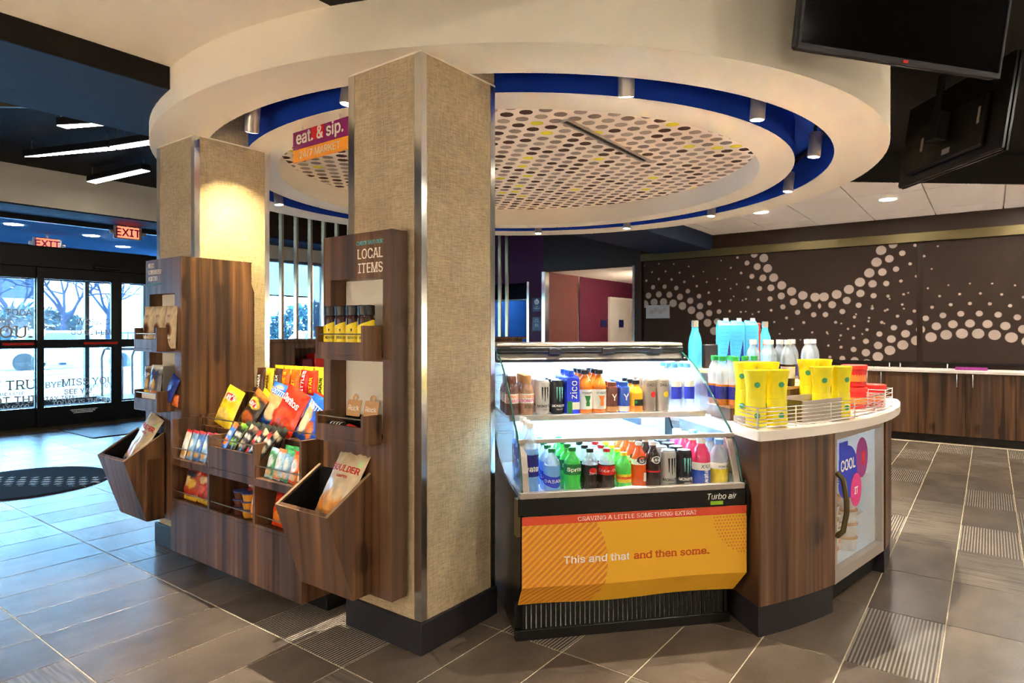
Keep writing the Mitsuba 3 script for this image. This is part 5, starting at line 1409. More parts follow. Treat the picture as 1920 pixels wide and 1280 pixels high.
def kind(name):
    if name in _kinds:
        return _kinds[name]
    P = []
    add = lambda n, m, mt, s=40: P.append((n, shp(m, mt, s)))

    def pet(R, Hh, body, cap, lab=None, clear_neck=True, capr=0.0145, waist=0.0):
        zs = Hh - 0.02
        wall = [(R * 0.82, 0), (R * 0.97, 0.008), (R, 0.02), (R - waist, zs * 0.33), (R, zs * 0.5), (R, zs * 0.68)]
        sh = [(R, zs * 0.68), (R * 0.9, zs * 0.78), (R * 0.6, zs * 0.88), (0.0125, zs * 0.95), (0.0125, zs)]
        add('body', lathe(wall + [(R * 0.97, zs * 0.70)], 20), body)
        add('shoulder', lathe([(R * 0.965, zs * 0.7005)] + sh[1:], 20), 'clear_plastic' if clear_neck else body)
        add('cap', lathe([(capr, zs + 0.0005), (capr, Hh - 0.001), (capr - 0.0015, Hh)], 16), cap)

    def can(R, Hh, body):
        add('body', lathe([(R * 0.8, 0), (R, 0.008), (R, Hh - 0.012), (R * 0.82, Hh - 0.002)], 24), body)
        add('lid', lathe([(R * 0.815, Hh - 0.0019), (R * 0.84, Hh), (R * 0.78, Hh), (R * 0.77, Hh - 0.001)], 24), 'can_lid')

    def claw(R, z0, z1, mt):
        ms = []
        for k in range(3):
            a = (k - 1) * 0.4
            pts = [(a * R - 0.004, z1), (a * R + 0.004, z1), (a * R + 0.001, z0 + 0.012 * abs(k - 1)), (a * R - 0.001, z0 + 0.012 * abs(k - 1))]
            ms.append(extr(sg.Polygon(pts), 0.0006))
        add('mark', wrap(cat_(*ms), R + 0.0003, 0), mt, False)

    if name == 'spring_water':
        pet(0.033, 0.265, 'blue_water', 'cap_white')
        add('label', band(0.0334, 0.07, 0.15), 'lab_deep')
        add('lettering', turned(cyl_text('water', 0.02, 0.0336, 0.09, 0, bold=True)), 'ink_white', False)
    elif name == 'blue_label_water':
        pet(0.033, 0.235, 'blue_water', 'lab_green')
        add('label', band_patch(0.0334, -150, 150, lambda t: 0.045 + 0.01 * math.sin(t * 9), lambda t: 0.10 + 0.008 * math.sin(t * 7 + 1), 20), 'lab_blue')
        add('lettering', cyl_text('DASANI', 0.017, 0.0336, 0.062), 'ink_white', False)
    elif name == 'lime_bottle':
        pet(0.034, 0.238, 'sprite_green', 'lab_green', clear_neck=False, waist=0.003)
        add('label', band(0.0344, 0.10, 0.155), 'lab_green')
        add('lettering', cyl_text('Sprite', 0.019, 0.0346, 0.118, bold=True), 'ink_white', False)
    elif name in ('cola_zero', 'cola_red'):
        pet(0.034, 0.235, 'cola', 'cap_black' if name == 'cola_zero' else 'cap_red', waist=0.004)
        add('label', band(0.0345, 0.095, 0.145), 'lab_black' if name == 'cola_zero' else 'lab_red')
        if name == 'cola_zero':
            add('roundel', wrap(extr(sg.Point(0, 0).buffer(0.017), 0.0004), 0.0346, 0.12), 'lab_red', False)
            add('lettering', cyl_text('Zero', 0.012, 0.0352, 0.102), 'ink_white', False)
        else:
            add('lettering', cyl_text('Coca-Cola', 0.015, 0.0347, 0.112), 'ink_white', False)
    elif name == 'lime_glass':
        pet(0.030, 0.225, 'lime_soda', 'lab_yellow', clear_neck=False, capr=0.0135)
        add('label', band(0.0304, 0.05, 0.10), 'lab_yellow')
        add('band', band(0.0306, 0.07, 0.085), 'lab_orange')
        add('lettering', cyl_text('TOPO', 0.012, 0.0308, 0.072, bold=True), 'lab_red', False)
    elif name in ('orange_glass', 'dark_glass'):
        b = 'orange_soda' if name == 'orange_glass' else 'root_beer'
        pet(0.030, 0.27, b, 'lab_white', clear_neck=False, capr=0.0135)
        add('label', band(0.0305, 0.145, 0.175), 'lab_white' if b == 'orange_soda' else 'lab_black')
        add('roundel', wrap(extr(sg.Point(0, 0).buffer(0.021).difference(sg.Point(0, 0).buffer(0.016)), 0.0004), 0.0306, 0.172), 'ink_black' if b == 'orange_soda' else 'ink_white', False)
        add('lettering', cyl_text('A&W', 0.015, 0.0308, 0.164, bold=True), 'ink_black' if b == 'orange_soda' else 'ink_white', False)
        if b == 'orange_soda':
            add('tag', wrap(sg_box(0.006, 0.05, 0.028, 0.10), 0.0306, 0.0), 'ink_white', False)
        else:
            add('band', band(0.0304, 0.10, 0.11), 'lab_red')
    elif name in ('silver_can', 'black_can'):
        R = 0.0325
        can(R, 0.162 if True else 0, 'can_silver' if name == 'silver_can' else 'can_black')
        claw(R, 0.06, 0.13, 'base_dark' if name == 'silver_can' else 'lab_teal')
        add('lettering', cyl_text('MONSTER', 0.0115, R + 0.0004, 0.034, bold=True), 'base_dark' if name == 'silver_can' else 'ink_white', False)
        add('small_lettering', cyl_text('ENERGY', 0.006, R + 0.0004, 0.02), 'base_dark' if name == 'silver_can' else 'ink_white', False)
    elif name in ('pink_bottle', 'yellow_bottle'):
        R = 0.037
        Hh = 0.225
        b = 'pink_water' if name == 'pink_bottle' else 'clear_plastic'
        add('body', lathe([(R * 0.85, 0), (R, 0.01), (R, 0.115), (R * 0.97, 0.125), (R * 0.95, 0.15), (R * 0.7, 0.178), (0.017, 0.19), (0.017, 0.2)], 22), b)
        add('cap', lathe([(0.0195, 0.2005), (0.0195, 0.222), (0.018, 0.2245)], 18), 'cap_white' if b != 'clear_plastic' else 'blue_water')
        if name == 'pink_bottle':
            add('label', band(R + 0.0004, 0.015, 0.08), 'milk_blue')
            add('upper_label', band(R + 0.0004, 0.0805, 0.115), 'lab_white')
            add('lettering', turned90(R + 0.0006, 'water', 0.02, 0.02), 'ink_white', False)
            add('small_lettering', cyl_text('XXX', 0.016, R + 0.0006, 0.09), 'base_dark', False)
        else:
            add('label', band(R + 0.0004, 0.015, 0.085), 'lab_yellow')
            add('upper_label', band(R + 0.0004, 0.0855, 0.115), 'lab_white')
            add('lettering', cyl_text('vitamin', 0.011, R + 0.0006, 0.094), 'base_dark', False)
    elif name in ('coffee_beige', 'coffee_mocha'):
        R = 0.033
        b = 'coffee_milk' if name == 'coffee_beige' else 'coffee_dark'
        add('body', lathe([(R * 0.85, 0), (R, 0.008), (R, 0.105), (R * 0.86, 0.125), (0.02, 0.143), (0.02, 0.148)], 22), b)
        add('cap', lathe([(0.0215, 0.1485), (0.0215, 0.183), (0.02, 0.185)], 18), 'kraft' if b == 'coffee_milk' else 'choco')
        add('label', band(R + 0.0004, 0.055, 0.10), 'lab_white')
        add('lettering', cyl_text("DUNKIN'", 0.014, R + 0.0006, 0.08, bold=True), 'lab_orange', False)
        add('lettering', cyl_text('DONUTS', 0.014, R + 0.0006, 0.06, bold=True), 'lab_pink', False)
        add('small_lettering', cyl_text('ICED', 0.013, R + 0.0006, 0.033), 'lab_black', False)
    elif name == 'blue_carton':
        add('body', bx(-0.031, 0.031, -0.031, 0.031, 0, 0.172, 0.004), 'carton_blue', False)
        add('top', hull([(-0.031, -0.031, 0.1725), (0.031, -0.031, 0.1725), (0.031, 0.031, 0.1725), (-0.031, 0.031, 0.1725), (-0.025, 0.02, 0.187), (0.025, 0.02, 0.187)]), 'carton_blue', False)
        add('cap', lathe([(0.014, 0.183), (0.014, 0.205)], 16), 'cap_blue')
        add('band', bx(-0.0312, 0.0312, -0.0318, -0.0311, 0.02, 0.055), 'lab_white', False)
        add('leaf', bx(-0.0312, -0.006, -0.0322, -0.0312, 0.0, 0.06), 'lab_green', False)
        t_ = turn90(text('zico', 0.034, 0.0005))
        add('lettering', xf(stand(t_), trimesh.transformations.translation_matrix([0.017, -0.0312, 0.115])), 'ink_white', False)
    elif name in ('orange_tea_a', 'orange_tea_b'):
        pet(0.034, 0.208, 'juice_orange', 'cap_black', clear_neck=False, capr=0.019)
        add('label', band(0.0345, 0.02, 0.115), 'lab_white')
        add('fruit', wrap(cat_(extr(sg.box(-0.009, 0.035, 0.009, 0.055), 0.0004), extr(sg.Polygon([(-0.006, 0.055), (0.006, 0.055), (0.016, 0.085), (-0.016, 0.085)]), 0.0004)), 0.0346, 0), 'lab_green' if name[-1] == 'a' else 'lab_orange', False)
        add('lettering', cyl_text('snapple', 0.011, 0.0347, 0.095), 'base_dark', False)
    elif name in ('brown_shake', 'blue_shake'):
        R = 0.029
        add('body', lathe([(R * 0.9, 0), (R, 0.008), (R, 0.118), (R * 0.8, 0.128)], 20), 'choco' if name == 'brown_shake' else 'milk_blue')
        add('cap', lathe([(0.021, 0.1285), (0.021, 0.146), (0.019, 0.148)], 18), 'choco' if name == 'brown_shake' else 'cap_blue')
        add('base_band', band(R + 0.0004, 0.004, 0.03), 'kraft' if name == 'brown_shake' else 'lab_white')
        add('lettering', cyl_text('Y', 0.03, R + 0.0005, 0.06, bold=True), 'ink_white', False)
    elif name == 'juice_bottle':
        pet(0.032, 0.155, 'juice_yellow', 'cap_black', clear_neck=False, capr=0.017)
        add('label', band(0.0325, 0.0, 0.03), 'lab_orange')
        add('upper_label', band(0.0325, 0.0305, 0.062, -40, 100), 'lab_black')
        add('leaf', wrap(extr(sg.Point(-0.016, 0.05).buffer(0.008), 0.0004), 0.0327, 0), 'lab_green', False)
    elif name in ('red_grey_can', 'yellow_grey_can'):
        R = 0.0325
        can(R, 0.162, 'can_grey')
        add('fruit', wrap(extr(sg.Point(0.006, 0.085).buffer(0.015), 0.0005), R + 0.0003, 0), 'lab_red' if name[0] == 'r' else 'lab_yellow', False)
        add('lettering', cyl_text('DAILY', 0.013, R + 0.0004, 0.125), 'base_dark', False)
    elif name == 'tall_water':
        pet(0.033, 0.235, 'clear_plastic', 'cap_sky')
        add('label', band(0.0336, 0.06, 0.12, -60, 60), 'lab_blue')
        add('upper_label', band(0.0336, 0.12, 0.15, -60, 60), 'lab_white')
    _kinds[name] = P
    return P


def sg_box(a, b, c, d):
    return extr(sg.box(a, b, c, d), 0.0004)


def turned(m):
    return m


def turned90(R, s, h, z0):
    m = turn90(text(s, h, 0.0004, bold=True))
    m.vertices[:, 1] += z0 - m.vertices[:, 1].min()
    m.vertices[:, 0] -= (m.vertices[:, 0].min() + m.vertices[:, 0].max()) / 2
    return wrap(m, R, 0)


def drink(kd, name, label, cat, to, group):
    t = thing(name, label, cat, group)
    for n, s in kind(kd):
        put(t, n, s, to)


BOT = [(0.06, 'spring_water', 'clear water bottle with dark blue label', 'bottle'), (0.157, 'blue_label_water', 'water bottle with blue label lettered DASANI', 'bottle'), (0.25, 'lime_bottle', 'bright green lime soda bottle', 'bottle'), (0.33, 'cola_zero', 'black labelled cola bottle with red roundel', 'bottle'),
       (0.408, 'cola_red', 'cola bottle with red label and red cap', 'bottle'), (0.488, 'lime_glass', 'slim green soda bottle with yellow label', 'bottle'), (0.559, 'orange_glass', 'orange soda glass bottle', 'bottle'), (0.627, 'dark_glass', 'dark root beer glass bottle', 'bottle'),
       (0.70, 'silver_can', 'tall silver energy drink can', 'can'), (0.776, 'black_can', 'tall black energy drink can', 'can'), (0.862, 'pink_bottle', 'pink vitamin water bottle with blue label', 'bottle'), (0.95, 'yellow_bottle', 'clear vitamin water bottle with yellow label', 'bottle')]
ROW = ('in the front row of the cooler deck', 'second row, cooler deck', 'third row, cooler deck', 'fourth row, cooler deck')
HB = {'spring_water': 0.31, 'blue_label_water': 0.196, 'lime_bottle': 0.198, 'cola_zero': 0.19, 'cola_red': 0.188, 'lime_glass': 0.168, 'orange_glass': 0.212, 'dark_glass': 0.21, 'silver_can': 0.172, 'black_can': 0.17, 'pink_bottle': 0.22, 'yellow_bottle': 0.212}
NAT = {'spring_water': 0.265, 'blue_label_water': 0.235, 'lime_bottle': 0.238, 'cola_zero': 0.235, 'cola_red': 0.235, 'lime_glass': 0.225, 'orange_glass': 0.27, 'dark_glass': 0.27, 'silver_can': 0.162, 'black_can': 0.162, 'pink_bottle': 0.2245, 'yellow_bottle': 0.2245}
for x, kd, lb, ct_ in BOT:
    for r in range(4):
        sz = HB[kd] / NAT[kd]
        drink(kd, 'drink_' + ct_, f'{lb}, {ROW[r]}' if r else f'{lb} {ROW[r]}', ct_, fat(x + 0.004 * r, -0.022 + 0.092 * r, 0.6455, 6) @ T().scale([1.1, 1.1, sz]), 'drinks on the cooler deck')
TOP = [(0.034, 'coffee_mocha', 'dark iced coffee bottle', 'bottle'), (0.107, 'coffee_beige', 'beige iced coffee bottle', 'bottle'), (0.185, 'silver_can', 'silver energy drink can', 'can'), (0.257, 'black_can', 'black energy drink can', 'can'), (0.326, 'blue_carton', 'blue coconut water carton lettered zico', 'carton'),
       (0.397, 'orange_tea_a', 'orange tea bottle with green fruit on its white label', 'bottle'), (0.468, 'orange_tea_b', 'orange tea bottle with orange fruit on its white label', 'bottle'), (0.534, 'brown_shake', 'small brown chocolate shake bottle', 'bottle'), (0.595, 'blue_shake', 'small blue shake bottle', 'bottle'), (0.66, 'juice_bottle', 'small orange juice bottle with black cap', 'bottle'),
       (0.729, 'red_grey_can', 'grey can with red fruit', 'can'), (0.797, 'yellow_grey_can', 'grey can with yellow fruit', 'can'), (0.866, 'tall_water', 'tall clear water bottle, left one of three', 'bottle'), (0.935, 'tall_water', 'tall clear water bottle, middle one of three', 'bottle')]
for x, kd, lb, ct_ in TOP:
    for r in range(3):
        drink(kd, 'drink_' + ct_, f'{lb}, {ORD[r]} row, upper cooler shelf', ct_, fat(x + 0.003 * r, 0.262 + 0.08 * r, 0.9565, 8) @ T().scale([1.04, 1.04, 1.0]), 'drinks on the upper cooler shelf')

# ------------------------------------------------------------------ island counter
half = sg.Polygon([tuple(FO + FU * 1.056 - FN * 3), tuple(FO + FU * 1.056 + FN * 3), tuple(FO + FU * 8 + FN * 3), tuple(FO + FU * 8 - FN * 3)])


def sector(R0, R1, a0, a1, n=40):
    t = np.radians(np.linspace(a0, a1, n))
    return sg.Polygon([(C[0] + R1 * math.cos(a), C[1] + R1 * math.sin(a)) for a in t] + [(C[0] + R0 * math.cos(a), C[1] + R0 * math.sin(a)) for a in t[::-1]])


def pol(a, R):
    return np.array([C[0] + R * math.cos(math.radians(a)), C[1] + R * math.sin(math.radians(a))])


isl = thing('island_counter', 'curved walnut island counter with dark base beside the cooler', 'counter')
AF0, AF1 = -18.3, -2.2
p1, p2 = pol(AF0, 2.60), pol(AF1, 2.60)
uu_ = (p2 - p1) / np.linalg.norm(p2 - p1)
nn_ = np.array([uu_[1], -uu_[0]])
WF = float(np.linalg.norm(p2 - p1))
IANG = math.degrees(math.atan2(uu_[1], uu_[0]))
IFR = T().translate([p1[0], p1[1], 0]).rotate([0, 0, 1], IANG)
cut = sg.Polygon([tuple(p1 + nn_ * 0.2), tuple(p2 + nn_ * 0.2), tuple(p2 - nn_ * 0.56), tuple(p1 - nn_ * 0.56)])
body = sector(1.87, 2.625, -45, 13).intersection(half).difference(cut)
part(isl, 'body', extr(body, 0.875 - 0.137, 0.137), 'walnut', 30)
part(isl, 'base', extr(sector(1.9, 2.617, -45, 12.7).intersection(half.buffer(-0.004)).difference(cut.buffer(0.004)), 0.136, 0.0), 'base_dark', 30)
top = sector(1.83, 2.672, -45, 14.5).intersection(half.buffer(0.034))
top = top.buffer(-0.012).buffer(0.012)
end = sector(1.83, 2.672, 0, 14.5)
top = shapely.union_all([top.difference(sector(1.7, 2.8, 2, 16)), end.buffer(-0.16).buffer(0.16).union(sector(1.83, 2.672, 1.9, 6))])
solo('countertop', 'white quartz countertop with curved front on the walnut island', 'countertop', extr(top, 0.043, 0.877), 'quartz', 30)
# undercounter glass door fridge
uf = thing('glass_door_fridge', 'small glass door fridge built into the island under the counter', 'refrigerator')


def up(name, m, mat, s=False, **k):
    return part(uf, name, m, mat, s, IFR, **k)


g = 0.012
up('cabinet', cat_(bx(g, g + 0.02, 0.02, 0.52, 0.12, 0.86), bx(WF - g - 0.02, WF - g, 0.02, 0.52, 0.12, 0.86), bx(g + 0.02, WF - g - 0.02, 0.50, 0.52, 0.12, 0.86), bx(g + 0.02, WF - g - 0.02, 0.02, 0.50, 0.12, 0.16), bx(g + 0.02, WF - g - 0.02, 0.02, 0.50, 0.83, 0.86)), 'fridge_white')
dr_ = wall_xz(rect(g, 0.13, WF - g, 0.858).difference(rect(g + 0.026, 0.185, WF - g - 0.026, 0.825)), -0.02, 0.018)
dk = up('door', dr_, 'tray_grey')
up('header', bx(g, WF - g, -0.018, 0.018, 0.8585, 0.874), 'base_dark')
put(dk, 'glass', shp(bx(g + 0.024, WF - g - 0.024, -0.006, -0.001, 0.183, 0.827), 'glass'), IFR)
put(dk, 'handle', shp(tube([(g + 0.014, -0.021, 0.36), (g + 0.02, -0.05, 0.39), (g + 0.026, -0.064, 0.48), (g + 0.026, -0.064, 0.54), (g + 0.02, -0.05, 0.64), (g + 0.014, -0.021, 0.67)], 0.013, 8), 'bronze', True), IFR)
put(dk, 'cool_decal', shp(wall_xz(sg.Point(g + 0.20, 0.64).buffer(0.135).union(sg.box(g + 0.09, 0.62, g + 0.20, 0.80)).intersection(sg.box(g + 0.085, 0.4, 0.9, 0.81)), -0.0085, -0.0065), 'lab_blue'), IFR)
put(dk, 'oval_decal', shp(wall_xz(sg.Point(0, 0).buffer(1).__class__(np.array([(g + 0.40 + 0.085 * math.cos(t), 0.69 + 0.105 * math.sin(t)) for t in np.linspace(0, 2 * PI, 32)])), -0.0085, -0.0065), 'purple'), IFR)
put(dk, 'pink_decal', shp(wall_xz(sg.Polygon([(g + 0.31 + 0.075 * math.cos(t), 0.535 + 0.085 * math.sin(t)) for t in np.linspace(0, 2 * PI, 32)]), -0.0108, -0.0087), 'lab_pink'), IFR)
put(dk, 'lettering', shp(xf(stand(text('COOL', 0.052, 0.0008, bold=True)), trimesh.transformations.translation_matrix([g + 0.205, -0.0087, 0.655])), 'ink_white'), IFR)
put(dk, 'lettering', shp(xf(stand(text('IT', 0.035, 0.0008, bold=True)), trimesh.transformations.translation_matrix([g + 0.31, -0.011, 0.515])), 'ink_white'), IFR)
put(dk, 'lettering', shp(cat_(wall_xz(rect(g + 0.40, 0.65, g + 0.435, 0.72), -0.0095, -0.0087)), 'lab_red'), IFR)
up('light', bx(0.1, WF - 0.1, 0.06, 0.08, 0.822, 0.829), 'lens', **glow('', np.array([0.9, 1.0, 1.0]) * 3.0))
for z in (0.34, 0.56):
    up('shelf', cat_(*[rod((x, 0.05, z), (x, 0.48, z), 0.003, 6) for x in np.linspace(g + 0.05, WF - g - 0.05, 12)] + [rod((g + 0.022, y, z), (WF - g - 0.022, y, z), 0.003, 6) for y in (0.06, 0.47)]), 'cap_white')
up('toe_grille', bx(g, WF - g, 0.03, 0.05, 0.02, 0.118), 'matte_black')
for x in (0.06, WF - 0.06):
    up('foot', lathe([(0.018, 0), (0.018, 0.02), (0.01, 0.118)], 14).apply_translation([x, 0.06, 0]), 'base_dark', 40)
tubm, lidm = shp(lathe([(0.05, 0), (0.059, 0.062)], 20), 'lab_white', 40), shp(lathe([(0.061, 0.0625), (0.061, 0.072), (0.057, 0.074)], 20), 'kraft', 40)
for k in range(3):
    for j in range(4 if k < 2 else 5):
        t = thing('ice_cream_tub', f'white ice cream tub in the glass door fridge, {("left", "middle", "right")[k]} stack, {ORD[j]} from below', 'tub', 'ice cream tubs in the glass door fridge')
        to = IFR @ T().translate([0.25 + 0.13 * k, 0.11 + 0.04 * (k % 2), 0.1605 + 0.0755 * j])
        put(t, 'tub', tubm, to)
        put(t, 'lid', lidm, to)

# risers with bottles on the island
for k, (R0, R1_, a0, a1, z, lb) in enumerate(((2.166, 2.37, -45, -22.4, 0.995, 'low wooden riser on the island carrying the green capped bottles'), (2.17, 2.402, -22.0, -5.0, 1.072, 'middle wooden riser on the island carrying the white capped bottles'), (1.90, 2.163, -26.2, 0.0, 1.15, 'tall wooden riser on the island carrying the blue bottles and cartons'))):
    t = thing('wooden_riser', lb, 'riser')
    pz = sector(R0, R1_, a0, a1).intersection(half.buffer(-0.012))
    part(t, 'board', extr(pz, 0.014, z - 0.014), 'kraft')
    part(t, 'case', extr(pz.buffer(-0.012), z - 0.0145 - 0.9205, 0.9205), 'walnut')
steelb = [('body', shp(lathe([(0.032, 0), (0.036, 0.008), (0.036, 0.135), (0.031, 0.17), (0.019, 0.205), (0.017, 0.225)], 24), 'bottle_blue', 40)), ('cap', shp(lathe([(0.0185, 0.2255), (0.0185, 0.258), (0.016, 0.262)], 20), 'steel', 40))]
for (x, y, lb) in ((-1.29, 3.40, 'sky blue steel bottle with silver cap beside the cooler canopy'), (-1.093, 4.03, 'sky blue steel bottle with silver cap behind the carton boxes')):
    t = thing('steel_bottle', lb, 'bottle', 'sky blue steel bottles')
    for n, s in steelb:
        put(t, n, s, T().translate([x, y, 1.1505]))
    if y > 4:
        part(t, 'label', bx(-0.012, 0.012, -0.04, -0.0355, 0.12, 0.15), 'lab_red', False, T().translate([x, y, 1.1505]).rotate([0, 0, 1], 15))
pri('carton_sky', (70, 176, 222), 0.35)
pri('carton_print', (236, 236, 240), 0.4)
for k, (x, y) in enumerate(((-1.172, 3.515), (-1.115, 3.56), (-1.055, 3.605))):
    t = thing('water_carton', ('left sky blue water carton on the tall riser', 'middle sky blue water carton on the tall riser', 'right sky blue water carton on the tall riser')[k], 'carton', 'sky blue water cartons')
    to = T().translate([x, y, 1.1505]).rotate([0, 0, 1], 30)
    part(t, 'body', hull([(sx * a, sy * a, z) for sx in (-1, 1) for sy in (-1, 1) for a, z in ((0.033, 0), (0.035, 0.01), (0.035, 0.225), (0.034, 0.235))]), 'carton_sky', False, to)
    part(t, 'top', hull([(-0.034, -0.034, 0.2355), (0.034, -0.034, 0.2355), (0.034, 0.034, 0.2355), (-0.034, 0.034, 0.2355), (-0.03, 0.01, 0.262), (0.03, 0.01, 0.262)]), 'carton_sky', False, to)
    part(t, 'cap', lathe([(0.013, 0.255), (0.013, 0.275)], 14).apply_translation([0.012, 0, 0]), 'cap_white', 40, to)
    part(t, 'print', cat_(*[bx(-0.022, 0.022 - 0.004 * (q % 3), -0.0362, -0.0351, 0.06 + 0.022 * q, 0.066 + 0.022 * q) for q in range(7)]), 'bottle_blue', False, to)
    part(t, 'swirl', hull([(0.004, -0.0362, 0.02), (0.03, -0.0362, 0.03), (0.026, -0.0362, 0.16), (0.012, -0.0355, 0.08)]), 'lab_deep', False, to)
solo('juice_carton', 'red and white carton behind the right sky blue water carton', 'carton', bx(-0.018, 0.018, -0.025, 0.025, 0, 0.25, 0.004), 'red_tub', to=T().translate([-1.045, 3.675, 1.1505]).rotate([0, 0, 1], 30))
solo('card_box', 'low black and white box between the steel bottle and the water cartons', 'box', bx(-0.04, 0.04, -0.03, 0.03, 0, 0.13, 0.003), 'base_dark', to=T().translate([-1.235, 3.49, 1.1505]).rotate([0, 0, 1], 35))
gb = [('body', shp(lathe([(0.028, 0), (0.032, 0.008), (0.032, 0.10)], 20), 'tea', 40)), ('shoulder', shp(lathe([(0.0318, 0.1005), (0.032, 0.15), (0.026, 0.18), (0.015, 0.205), (0.015, 0.213)], 20), 'clear_plastic', 40)), ('label', shp(band(0.0325, 0.03, 0.09), 'lab_deep', True)), ('cap', shp(lathe([(0.018, 0.2135), (0.018, 0.233), (0.0165, 0.235)], 18), 'cap_green', 40))]
for k, (x, y) in enumerate(((-1.125, 3.235), (-1.10, 3.165), (-1.045, 3.115), (-1.015, 3.185), (-0.985, 3.12), (-0.975, 3.245), (-0.945, 3.295), (-1.05, 3.25))):
    t = thing('tea_bottle', ('green capped bottle nearest the steel bottle', 'green capped bottle, second from the cooler glass', 'green capped bottle, third from the cooler glass', 'green capped bottle in front of the left carton', 'green capped bottle in front of the middle carton', 'green capped bottle behind another in front of the cartons', 'green capped bottle at the right end of its riser', 'green capped bottle in the rear row of its riser')[k], 'bottle', 'green capped bottles on the low riser')
    for n, s in gb:
        put(t, n, s, T().translate([x, y, 0.9955]).rotate([0, 0, 1], 20))
wb_ = [('body', shp(lathe([(0.03, 0), (0.034, 0.008), (0.034, 0.11)], 20), 'root_beer', 40)), ('shoulder', shp(lathe([(0.0338, 0.1105), (0.034, 0.15), (0.03, 0.175), (0.016, 0.205), (0.016, 0.213)], 20), 'clear_plastic', 40)), ('label', shp(band(0.0345, 0.04, 0.10), 'lab_orange', True)), ('cap', shp(lathe([(0.0185, 0.2135), (0.0185, 0.235), (0.017, 0.237)], 18), 'cap_white', 40))]
for k, (x, y) in enumerate(((-0.985, 3.415), (-0.93, 3.47), (-0.90, 3.41), (-0.885, 3.54), (-0.835, 3.50), (-0.87, 3.73), (-0.805, 3.80), (-0.795, 3.88))):
    t = thing('tea_bottle', ('white capped bottle nearest the cartons', 'white capped bottle, second on the middle riser', 'white capped bottle with orange label in front of the middle riser', 'white capped bottle, fourth on the middle riser', 'white capped bottle behind the yellow cups', 'white capped bottle standing apart, sixth on the middle riser', 'white capped bottle of the right pair, front', 'white capped bottle of the right pair, rear')[k], 'bottle', 'white capped bottles on the middle riser')
    for n, s in wb_:
        if n == 'body' and k >= 5:
            s = dict(s, bsdf={'type': 'ref', 'id': 'clear_plastic'})
        if n == 'label' and k != 2:
            s = dict(s, bsdf={'type': 'ref', 'id': 'lab_deep' if k % 2 else 'lab_white'})
        put(t, n, s, T().translate([x, y, 1.0725]).rotate([0, 0, 1], 25))
# yellow cups
cupA = shp(lathe([(0.043, 0.0), (0.046, 0.004), (0.044, 0.06), (0.042, 0.125)], 28), 'cup_yellow', 40)
cupB = shp(lathe([(0.041, 0.1255), (0.0425, 0.165), (0.047, 0.21), (0.054, 0.252), (0.052, 0.254), (0.044, 0.20), (0.04, 0.17)], 28), 'cup_yellow', 40)
def cup_mark(z, R, slope):
    m = wrap(extr(sg.Point(0, 0).buffer(0.0125), 0.0006), R, z)
    v = m.vertices.copy()
    v[:, :2] *= ((R + 0.0004 + (v[:, 2] - z) * slope) / R)[:, None]
    m.vertices = v
    return shp(m, 'teal_mark')


mk = [cup_mark(0.05, 0.0444, -0.035), cup_mark(0.188, 0.0447, 0.1)]
CUPS = [(-0.85, 2.985, 0.925, 25, 'yellow cup pair at the front left corner of the wire basket'), (-0.778, 3.062, 0.925, 40, 'yellow cup pair, second at the front of the wire basket'), (-0.93, 3.09, 0.955, 0, 'yellow cup pair behind the front left one'), (-0.84, 3.14, 0.955, 5, 'yellow cup pair behind the second one'),
        (-0.745, 3.535, 0.955, 10, 'yellow cup pair at the rear of the right group'), (-0.70, 3.61, 0.955, 0, 'pale yellow cup pair at the rear right of its group'), (-0.668, 3.455, 0.925, 30, 'yellow cup pair at the front of the right group'), (-0.60, 3.56, 0.925, 50, 'yellow cup pair at the right front of the basket')]
for k, (x, y, z, rz, lb) in enumerate(CUPS):
    t = thing('yellow_cups', lb, 'cup', 'yellow cups in the wire basket')
    to = T().translate([x, y, z]).rotate([0, 0, 1], rz)
    put(t, 'lower_cup', cupA, to)
    put(t, 'upper_cup', cupB, to)
    for m_ in mk:
        put(t, 'mark', m_, to)
    if z > 0.93:
        solo('cup_stand', 'small clear block under the ' + lb.replace('yellow cup pair', 'yellow cups'), 'block', lathe([(0.05, 0.9258), (0.05, z - 0.0005)], 20), 'tray_grey', 40, T().translate([x, y, 0]), 'blocks under rear cups')
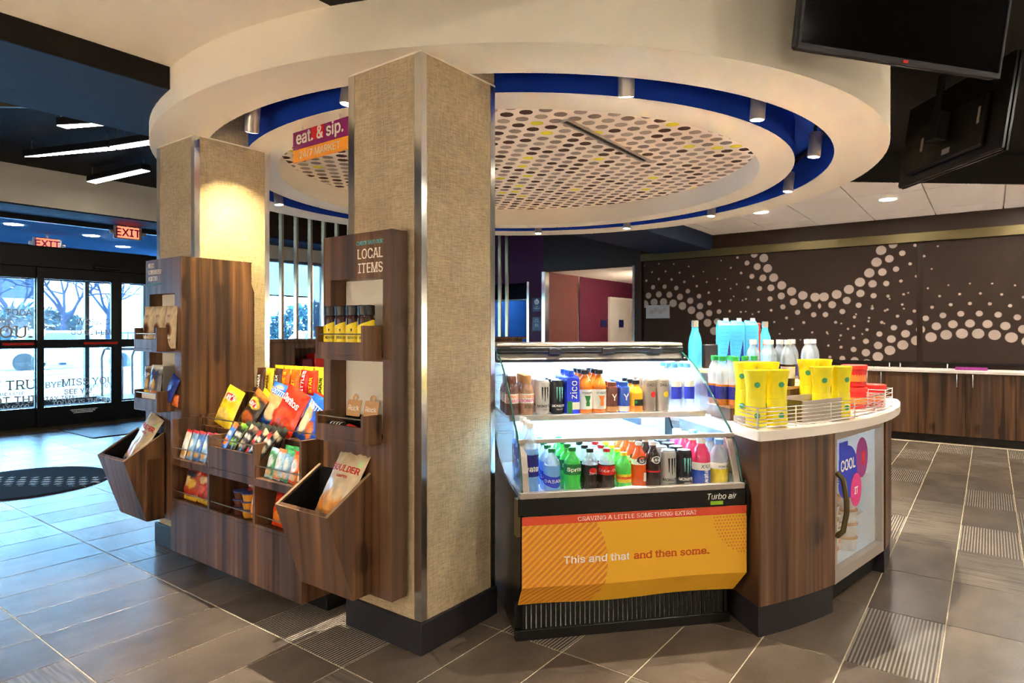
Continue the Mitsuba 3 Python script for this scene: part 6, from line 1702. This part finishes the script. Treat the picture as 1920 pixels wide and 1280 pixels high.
# wire basket
wbk = thing('wire_basket', 'chrome wire basket along the curved counter edge holding yellow cups', 'basket')
an = np.linspace(-30.3, -4.5, 24)
path = [pol(-26.6, 2.48)] + [pol(a, 2.64) for a in an] + [pol(-4.6, 2.48)]
path = [pol(-30.3, 2.64) - FN * 0.17] + path[1:]
for k in range(6):
    z = 0.932 + 0.0165 * k
    part(wbk, 'wire', tube([(p[0], p[1], z) for p in path], 0.0022 if k else 0.0035, 6), 'chrome', True)
for a, R in ((-30.3, 2.64), (-25.2, 2.64), (-19.5, 2.64), (-14.5, 2.64), (-8.8, 2.64), (-4.5, 2.64), (-4.6, 2.48)):
    p = pol(a, R - 0.004)
    part(wbk, 'post', rod((p[0], p[1], 0.9215), (p[0], p[1], 1.018), 0.0035, 8), 'chrome', True)
part(wbk, 'floor_wires', cat_(*[rod((*pol(a, 2.49), 0.9235), (*pol(a, 2.635), 0.9235), 0.0018, 6) for a in np.linspace(-25, -5, 22)]), 'chrome', True, kind='stuff')
dv = thing('divider_box', 'grey metal divider box inside the wire basket', 'box')
part(dv, 'side', extr(sector(2.592, 2.598, -23, -14), 0.10, 0.9265), 'tray_grey', 30)
part(dv, 'side', extr(sector(2.492, 2.496, -23, -14), 0.115, 0.9265), 'tray_grey', 30)
part(dv, 'end', extr(sector(2.497, 2.591, -23, -22.85), 0.10, 0.9265), 'bronze', 30)
part(dv, 'end', extr(sector(2.497, 2.591, -14.15, -14), 0.10, 0.9265), 'tray_grey', 30)
solo('leaflet', 'small pink and white leaflets lying in the wire basket', 'leaflet', extr(sector(2.605, 2.63, -19, -15), 0.004, 0.9262), 'lab_white')
# red tubs and small basket
tb = [('tub', shp(lathe([(0.052, 0), (0.058, 0.006), (0.062, 0.098)], 28), 'red_tub', 40)), ('lid', shp(lathe([(0.066, 0.0985), (0.067, 0.118), (0.062, 0.122)], 28), 'red_lid', 40)), ('label', shp(band_patch(0.0605, -50, 70, lambda t: 0.03, lambda t: 0.085, 14), 'lab_orange', True))]
for (x, y, z, lb) in ((-0.61, 4.03, 0.9205, 'lower red snack tub of the stack on the island'), (-0.61, 4.03, 1.0445, 'upper red snack tub of the stack on the island'), (-0.535, 4.17, 0.93, 'single red snack tub in the small white wire basket')):
    t = thing('snack_tub', lb, 'tub', 'red snack tubs')
    for n, s in tb:
        put(t, n, s, T().translate([x, y, z]).rotate([0, 0, 1], 20) if True else None)
sb = thing('small_basket', 'small white wire basket around the single red tub', 'basket')
bxp = [(-0.66, 4.09), (-0.465, 4.09), (-0.45, 4.26), (-0.63, 4.26)]
for k in range(5):
    part(sb, 'wire', tube([(x, y, 0.926 + 0.025 * k) for x, y in bxp], 0.0022, 6, closed=True), 'cap_white', True)
for x, y in bxp + [(-0.55, 4.09)]:
    part(sb, 'post', rod((x, y, 0.9215), (x, y, 1.03), 0.003, 6), 'cap_white', True)
